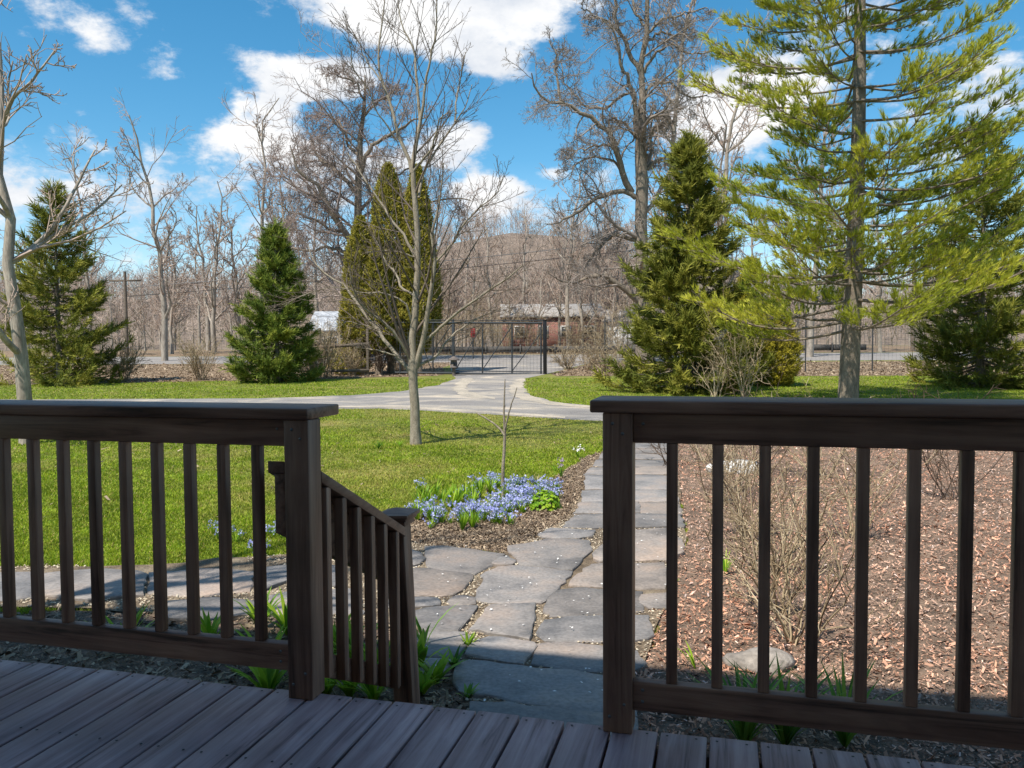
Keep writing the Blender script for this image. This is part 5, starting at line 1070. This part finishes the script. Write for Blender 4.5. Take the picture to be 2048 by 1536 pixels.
for z in np.arange(zb_ + .1, zt_, .17): bar(ms, (x0_ - gl[0], .014, z - gl[2]), (x1_ - gl[0], .014, z - gl[2]), .0045, 3)
tag(ms.build('wire_mesh', M['wire'], gate), kind='stuff')
def post(name, label, u, Y, vt, w, mat, cat='post', vb=None):
    p = at(u, 750, Y); z0 = float(hgt(Y)) - .1; zt = at(u, vt, Y).z; root = tag(empty(name, (p.x, Y, z0)), label, cat)
    bevel(MB().box((-w / 2, -w / 2, 0), (w, 0, 0), (0, w, 0), (0, 0, zt - z0)).build('shaft', mat, root), .01)
    MB().box((-w * .6, -w * .6, zt - z0), (w * 1.2, 0, 0), (0, w * 1.2, 0), (0, 0, .03)).build('cap', mat, root); return root
post('gate_post', 'thick black steel gate post at the latch end of the gate', 1090, 36.1, 641, .16, M['black'])
post('gate_post', 'slim dark gate guide post behind the stone lantern', 907, 35.8, 640, .1, M['metal'])
# deer fence to the right of the gate
fn = tag(empty('wire_fence', (at(1300, 750, 36.6).x, 36.6, float(hgt(36.6)))), 'thin tall wire deer fence running from the black gate post towards the spruce', 'fence'); fl = np.array(fn.location)
ms = MB(); xa = at(1094, 700, 36.6).x; xb_ = 26
for x in np.arange(xa, xb_, .18): bar(ms, (x - fl[0], 0, 0), (x - fl[0], 0, 2.35), .004, 3)
for z in np.arange(.1, 2.4, .2): bar(ms, (xa - fl[0], .01, z), (xb_ - fl[0], .01, z), .004, 3)
tag(ms.build('wire_mesh', M['wire'], fn), kind='stuff')
for x in np.arange(xa + 2.6, xb_, 3.0):
    m_ = MB(); bar(m_, (x - fl[0], .03, -.1), (x - fl[0], .03, 2.45), .03, 6); m_.build('fence_post', M['metal'], fn)
# timber fence by the cedars
tf = tag(empty('timber_fence', (at(700, 750, 34.6).x, 34.6, float(hgt(34.6)))), 'weathered timber fence with tall post and single rail by the cedars', 'fence'); tl = np.array(tf.location)
for u in (735, 640, 545):
    p = at(u, 690, 34.6); bevel(MB().box((p.x - tl[0] - .05, -.05, -.1), (.1, 0, 0), (0, .1, 0), (0, 0, at(u, 656, 34.6).z - tl[2] + .1)).build('fence_post', M['fencewood'], tf), .01)
for ua, ub in ((637, 738), (542, 639)):
    pa, pb = at(ua, 694, 34.5), at(ub, 688, 34.5); mb = MB(); mb.box((pa.x - tl[0], -.1, pa.z - tl[2] - .07), (pb.x - pa.x, 0, pb.z - pa.z), (0, .045, 0), (0, 0, .14)); mb.build('rail', M['fencewood'], tf)
    pa, pb = at(ua, 742, 34.5), at(ub, 740, 34.5); mb = MB(); mb.box((pa.x - tl[0], -.1, pa.z - tl[2] - .07), (pb.x - pa.x, 0, pb.z - pa.z), (0, .045, 0), (0, 0, .12)); mb.build('rail', M['fencewood'], tf)
# lantern
lp_ = at(908, 750, 35.0); lz = float(hgt(35.0)); ln_ = tag(empty('garden_lantern', (lp_.x, 35.0, lz)), 'small stone lantern with wide pagoda roof in front of the gate guide post', 'lantern'); kx = 35 / FPX
def ring(name, prof, mat, k=8):
    V, Q = [], []
    for r, z in prof: V += [(r * math.cos(i * 2 * math.pi / k), r * math.sin(i * 2 * math.pi / k), z) for i in range(k)]
    for j in range(len(prof) - 1): Q += [(j * k + i, j * k + (i + 1) % k, (j + 1) * k + (i + 1) % k, (j + 1) * k + i) for i in range(k)]
    return MB().add(V, Q).build(name, mat, ln_)
zt0 = (750 - 711) * kx
ring('roof', [(.01, zt0 + .02), (.06, zt0), (.16, zt0 - .06), (.25, zt0 - .13), (.25, zt0 - .16), (.1, zt0 - .15)], M['lantern'])
ring('body', [(.12, zt0 - .15), (.14, zt0 - .2), (.14, zt0 - .42), (.18, zt0 - .44), (.18, zt0 - .5), (.01, zt0 - .5)], M['lantern'])
for i in range(4):
    a = i * math.pi / 2 - math.pi / 2 + .2; MB().box((-.05, -.006, zt0 - .38), (.1, 0, 0), (0, .012, 0), (0, 0, .13)).build('window', M['dark'], ln_).location = (.136 * math.cos(a), .136 * math.sin(a), 0); ln_.children[-1].rotation_euler = (0, 0, a + math.pi / 2)
ring('pedestal', [(.07, -.05), (.07, zt0 - .5)], M['lantern'])
# low dark fence along the far road, red box, building, house, wires
lw = tag(empty('roadside_barrier', (0, 56.6, float(hgt(56.6)))), 'low dark board barrier along the far side of the road', 'barrier')
for k, x in enumerate(np.arange(-9, 24, 2.4)):
    MB().box((x, 0, .12), (2.38, 0, 0), (0, .05, 0), (0, 0, .42)).build('board', M['stem_dark'] if False else M['shingle'], lw)
    MB().box((x - .06, -.07, -.1), (.12, 0, 0), (0, .068, 0), (0, 0, .75)).build('post', M['shingle'], lw)
p = at(946, 668, 50); rb = tag(empty('red_signal_box', (p.x, 50, float(hgt(50)))), 'small red box on a thin pole beyond the gate', 'box')
m_ = MB(); bar(m_, (0, 0, -.1), (0, 0, p.z - rb.location.z), .03, 6); m_.build('pole', M['metal'], rb); bevel(MB().box((-.14, -.1, p.z - rb.location.z - .2), (.28, 0, 0), (0, .2, 0), (0, 0, .55)).build('box_body', M['red'], rb), .02)
M['shingle2'] = noisemat('pale_shingles', [(.26, .24, .22), (.4, .37, .34)], 3, (1, 1, 1), .9, .3, 10)
def building(name, label, x0, x1, y, d, zb, eave, mat, roofm, ridge, wins, cat='building', gable_x=False, parts=()):
    root = tag(empty(name, (x0, y, zb)), label, cat); w = x1 - x0
    MB().box((0, 0, -.3), (w, 0, 0), (0, d, 0), (0, 0, eave + .3)).build('wall', mat, root)
    mb = MB(); o = .16
    V = [(-o, -o, eave + .02), (w + o, -o, eave + .02), (w + o, d + o, eave + .02), (-o, d + o, eave + .02), (-o, d / 2, ridge), (w + o, d / 2, ridge)]
    V += [(a, b, c - .12) for a, b, c in V]
    mb.add(V, [(0, 1, 5, 4), (2, 3, 4, 5), (7, 6, 10, 11), (9, 8, 11, 10), (0, 6, 7, 1), (2, 8, 9, 3), (0, 4, 10, 6), (3, 9, 10, 4), (1, 7, 11, 5), (2, 5, 11, 8)]); mb.build('roof', roofm, root)
    for gx in (.0, w): MB().add([(gx, 0, eave), (gx, d, eave), (gx, d / 2, ridge - .15)], None, [(0, 1, 2), (2, 1, 0)][:1]).build('gable', mat, root)
    for (a, b, c, e_) in wins:
        f = MB().box((a, -.06, b), (c, 0, 0), (0, .055, 0), (0, 0, e_)).build('window', M['white'], root); MB().box((a + .08, -.075, b + .08), (c - .16, 0, 0), (0, .012, 0), (0, 0, e_ - .16)).build('pane', M['glass'], f)
    return root
zb62 = float(hgt(62)); X62 = lambda u: (u - 1024) / FPX * 62
bld = building('brick_building', 'red brick building with pale metal roof across the road, behind bare trees', X62(1005), X62(1206), 62, 6, zb62, 2.6, M['brick'], M['shingle2'], 3.7, [(.9, 1.0, .8, .9), (2.7, 1.0, .8, .9), (4.4, 1.0, .8, .9), (6.2, 1.0, .8, .9)])
b2 = building('white_building', 'white-walled low wing with pale roof next to the brick building', X62(1209), X62(1300), 61.6, 6, zb62, 2.2, M['white'], M['shingle2'], 3.2, [(1.9, .8, .9, .9)])
Y5 = 52.0; X5 = lambda u: (u - 1024) / FPX * Y5
building('roadside_house', 'pale grey house with ribbed metal roof seen between spruce and cedars', X5(618), X5(720), Y5, 5, float(hgt(Y5)) - .2, 2.0, M['siding'], M['roofmetal'], 3.3, [(1.1, .7, .8, .9)], 'house')
# utility line
def pole(label, x, y, h):
    root = tag(empty('utility_pole', (x, y, float(hgt(y)))), label, 'pole', None); z = np.linspace(0, 1, 4)
    V, Q = tubes(np.c_[np.zeros(4), np.zeros(4), z * h - .2 * (1 - z)][None], np.linspace(.15, .1, 4)[None], 8); MB().add(V, Q).build('shaft', M['fencewood'], root)
    MB().box((-1.1, -.06, h - .7), (2.2, 0, 0), (0, .11, 0), (0, 0, .12)).build('crossarm', M['fencewood'], root); return root
pa = at(250, 560, 57.5); pb = at(1830, 420, 57.5)
pole('wooden utility pole standing behind the tall lone spruce', pa.x, 57.5, pa.z - float(hgt(57.5)) + .6); pole('wooden utility pole beyond the pine', pb.x, 57.5, pb.z - float(hgt(57.5)) + .6)
for (du, dv, lb) in ((0, 0, 'upper pale utility wire strung above the road'), (0, 18, 'lower dark utility wire strung above the road')):
    n = 24; t = np.linspace(0, 1, n); A = np.array(at(250, 575 + dv, 57.5)); B2 = np.array(at(1830, 415 + dv, 57.5)); P = A + (B2 - A) * t[:, None]; P[:, 2] -= .8 * 4 * t * (1 - t) * .5
    V, Q = tubes(P[None], np.full((1, n), .022), 4); tag(MB().add(V, Q).build('utility_wire', M['wire'] if dv == 0 else M['black']), lb, 'wire')

# ---- the tree beside the deck whose twigs hang into view and dapple the paving
go = np.random.default_rng(77); ob = (-5.6, 2.4, -.5); S = 16; zz = np.linspace(0, 1, S)
tr_ = np.c_[.25 * np.sin(zz * 3), .2 * zz, zz * 8.2, .13 * (1 - .85 * zz) + .01] + np.array([*ob, 0]); lim = [tr_]
for k in range(11):
    t = .38 + .58 * k / 11; i = int(t * (S - 1)); a = .25 + (k % 3 - 1) * .55 + go.normal(0, .2) if k % 4 else go.uniform(0, 6.28); l = go.uniform(3.0, 4.6) * (1.15 - .5 * t)
    w = walk(tr_[i:i + 1, :3], np.array([[math.cos(a), math.sin(a), .35]]), np.array([l]), S, .07, .03, go)[0]; lim.append(np.c_[w, .045 * (1 - .85 * zz) + .006])
bare_tree('overhanging_tree', 'bare budding tree beside the deck whose twigs reach over the paving', ob, lim, go, [dict(m=9, t0=.25, t1=1, ang=45, lf=.3, rf=.4, S=5, curl=.12, up=.02, rmin=.005, k=4), dict(m=6, t0=.2, t1=1, ang=45, lf=.45, rf=.5, S=4, curl=.15, up=.02, rmin=.0035), dict(m=3, t0=.2, t1=1, ang=45, lf=.45, rf=.6, S=3, curl=.15, up=.02, rmin=.003)], M['bark'], M['twig'])
# a bare tree on the left of the lawn whose crown throws broken shade over the drive
o = copy_tree(protos[1]); o.location = (-8.6, 14.4, -.5); o.rotation_euler = (0, 0, 2.0); o.scale = (.62, .62, .62); o['label'] = 'bare tree on the near lawn casting broken shade over the driveway'; del o['group']; o.name = 'lawn_tree'
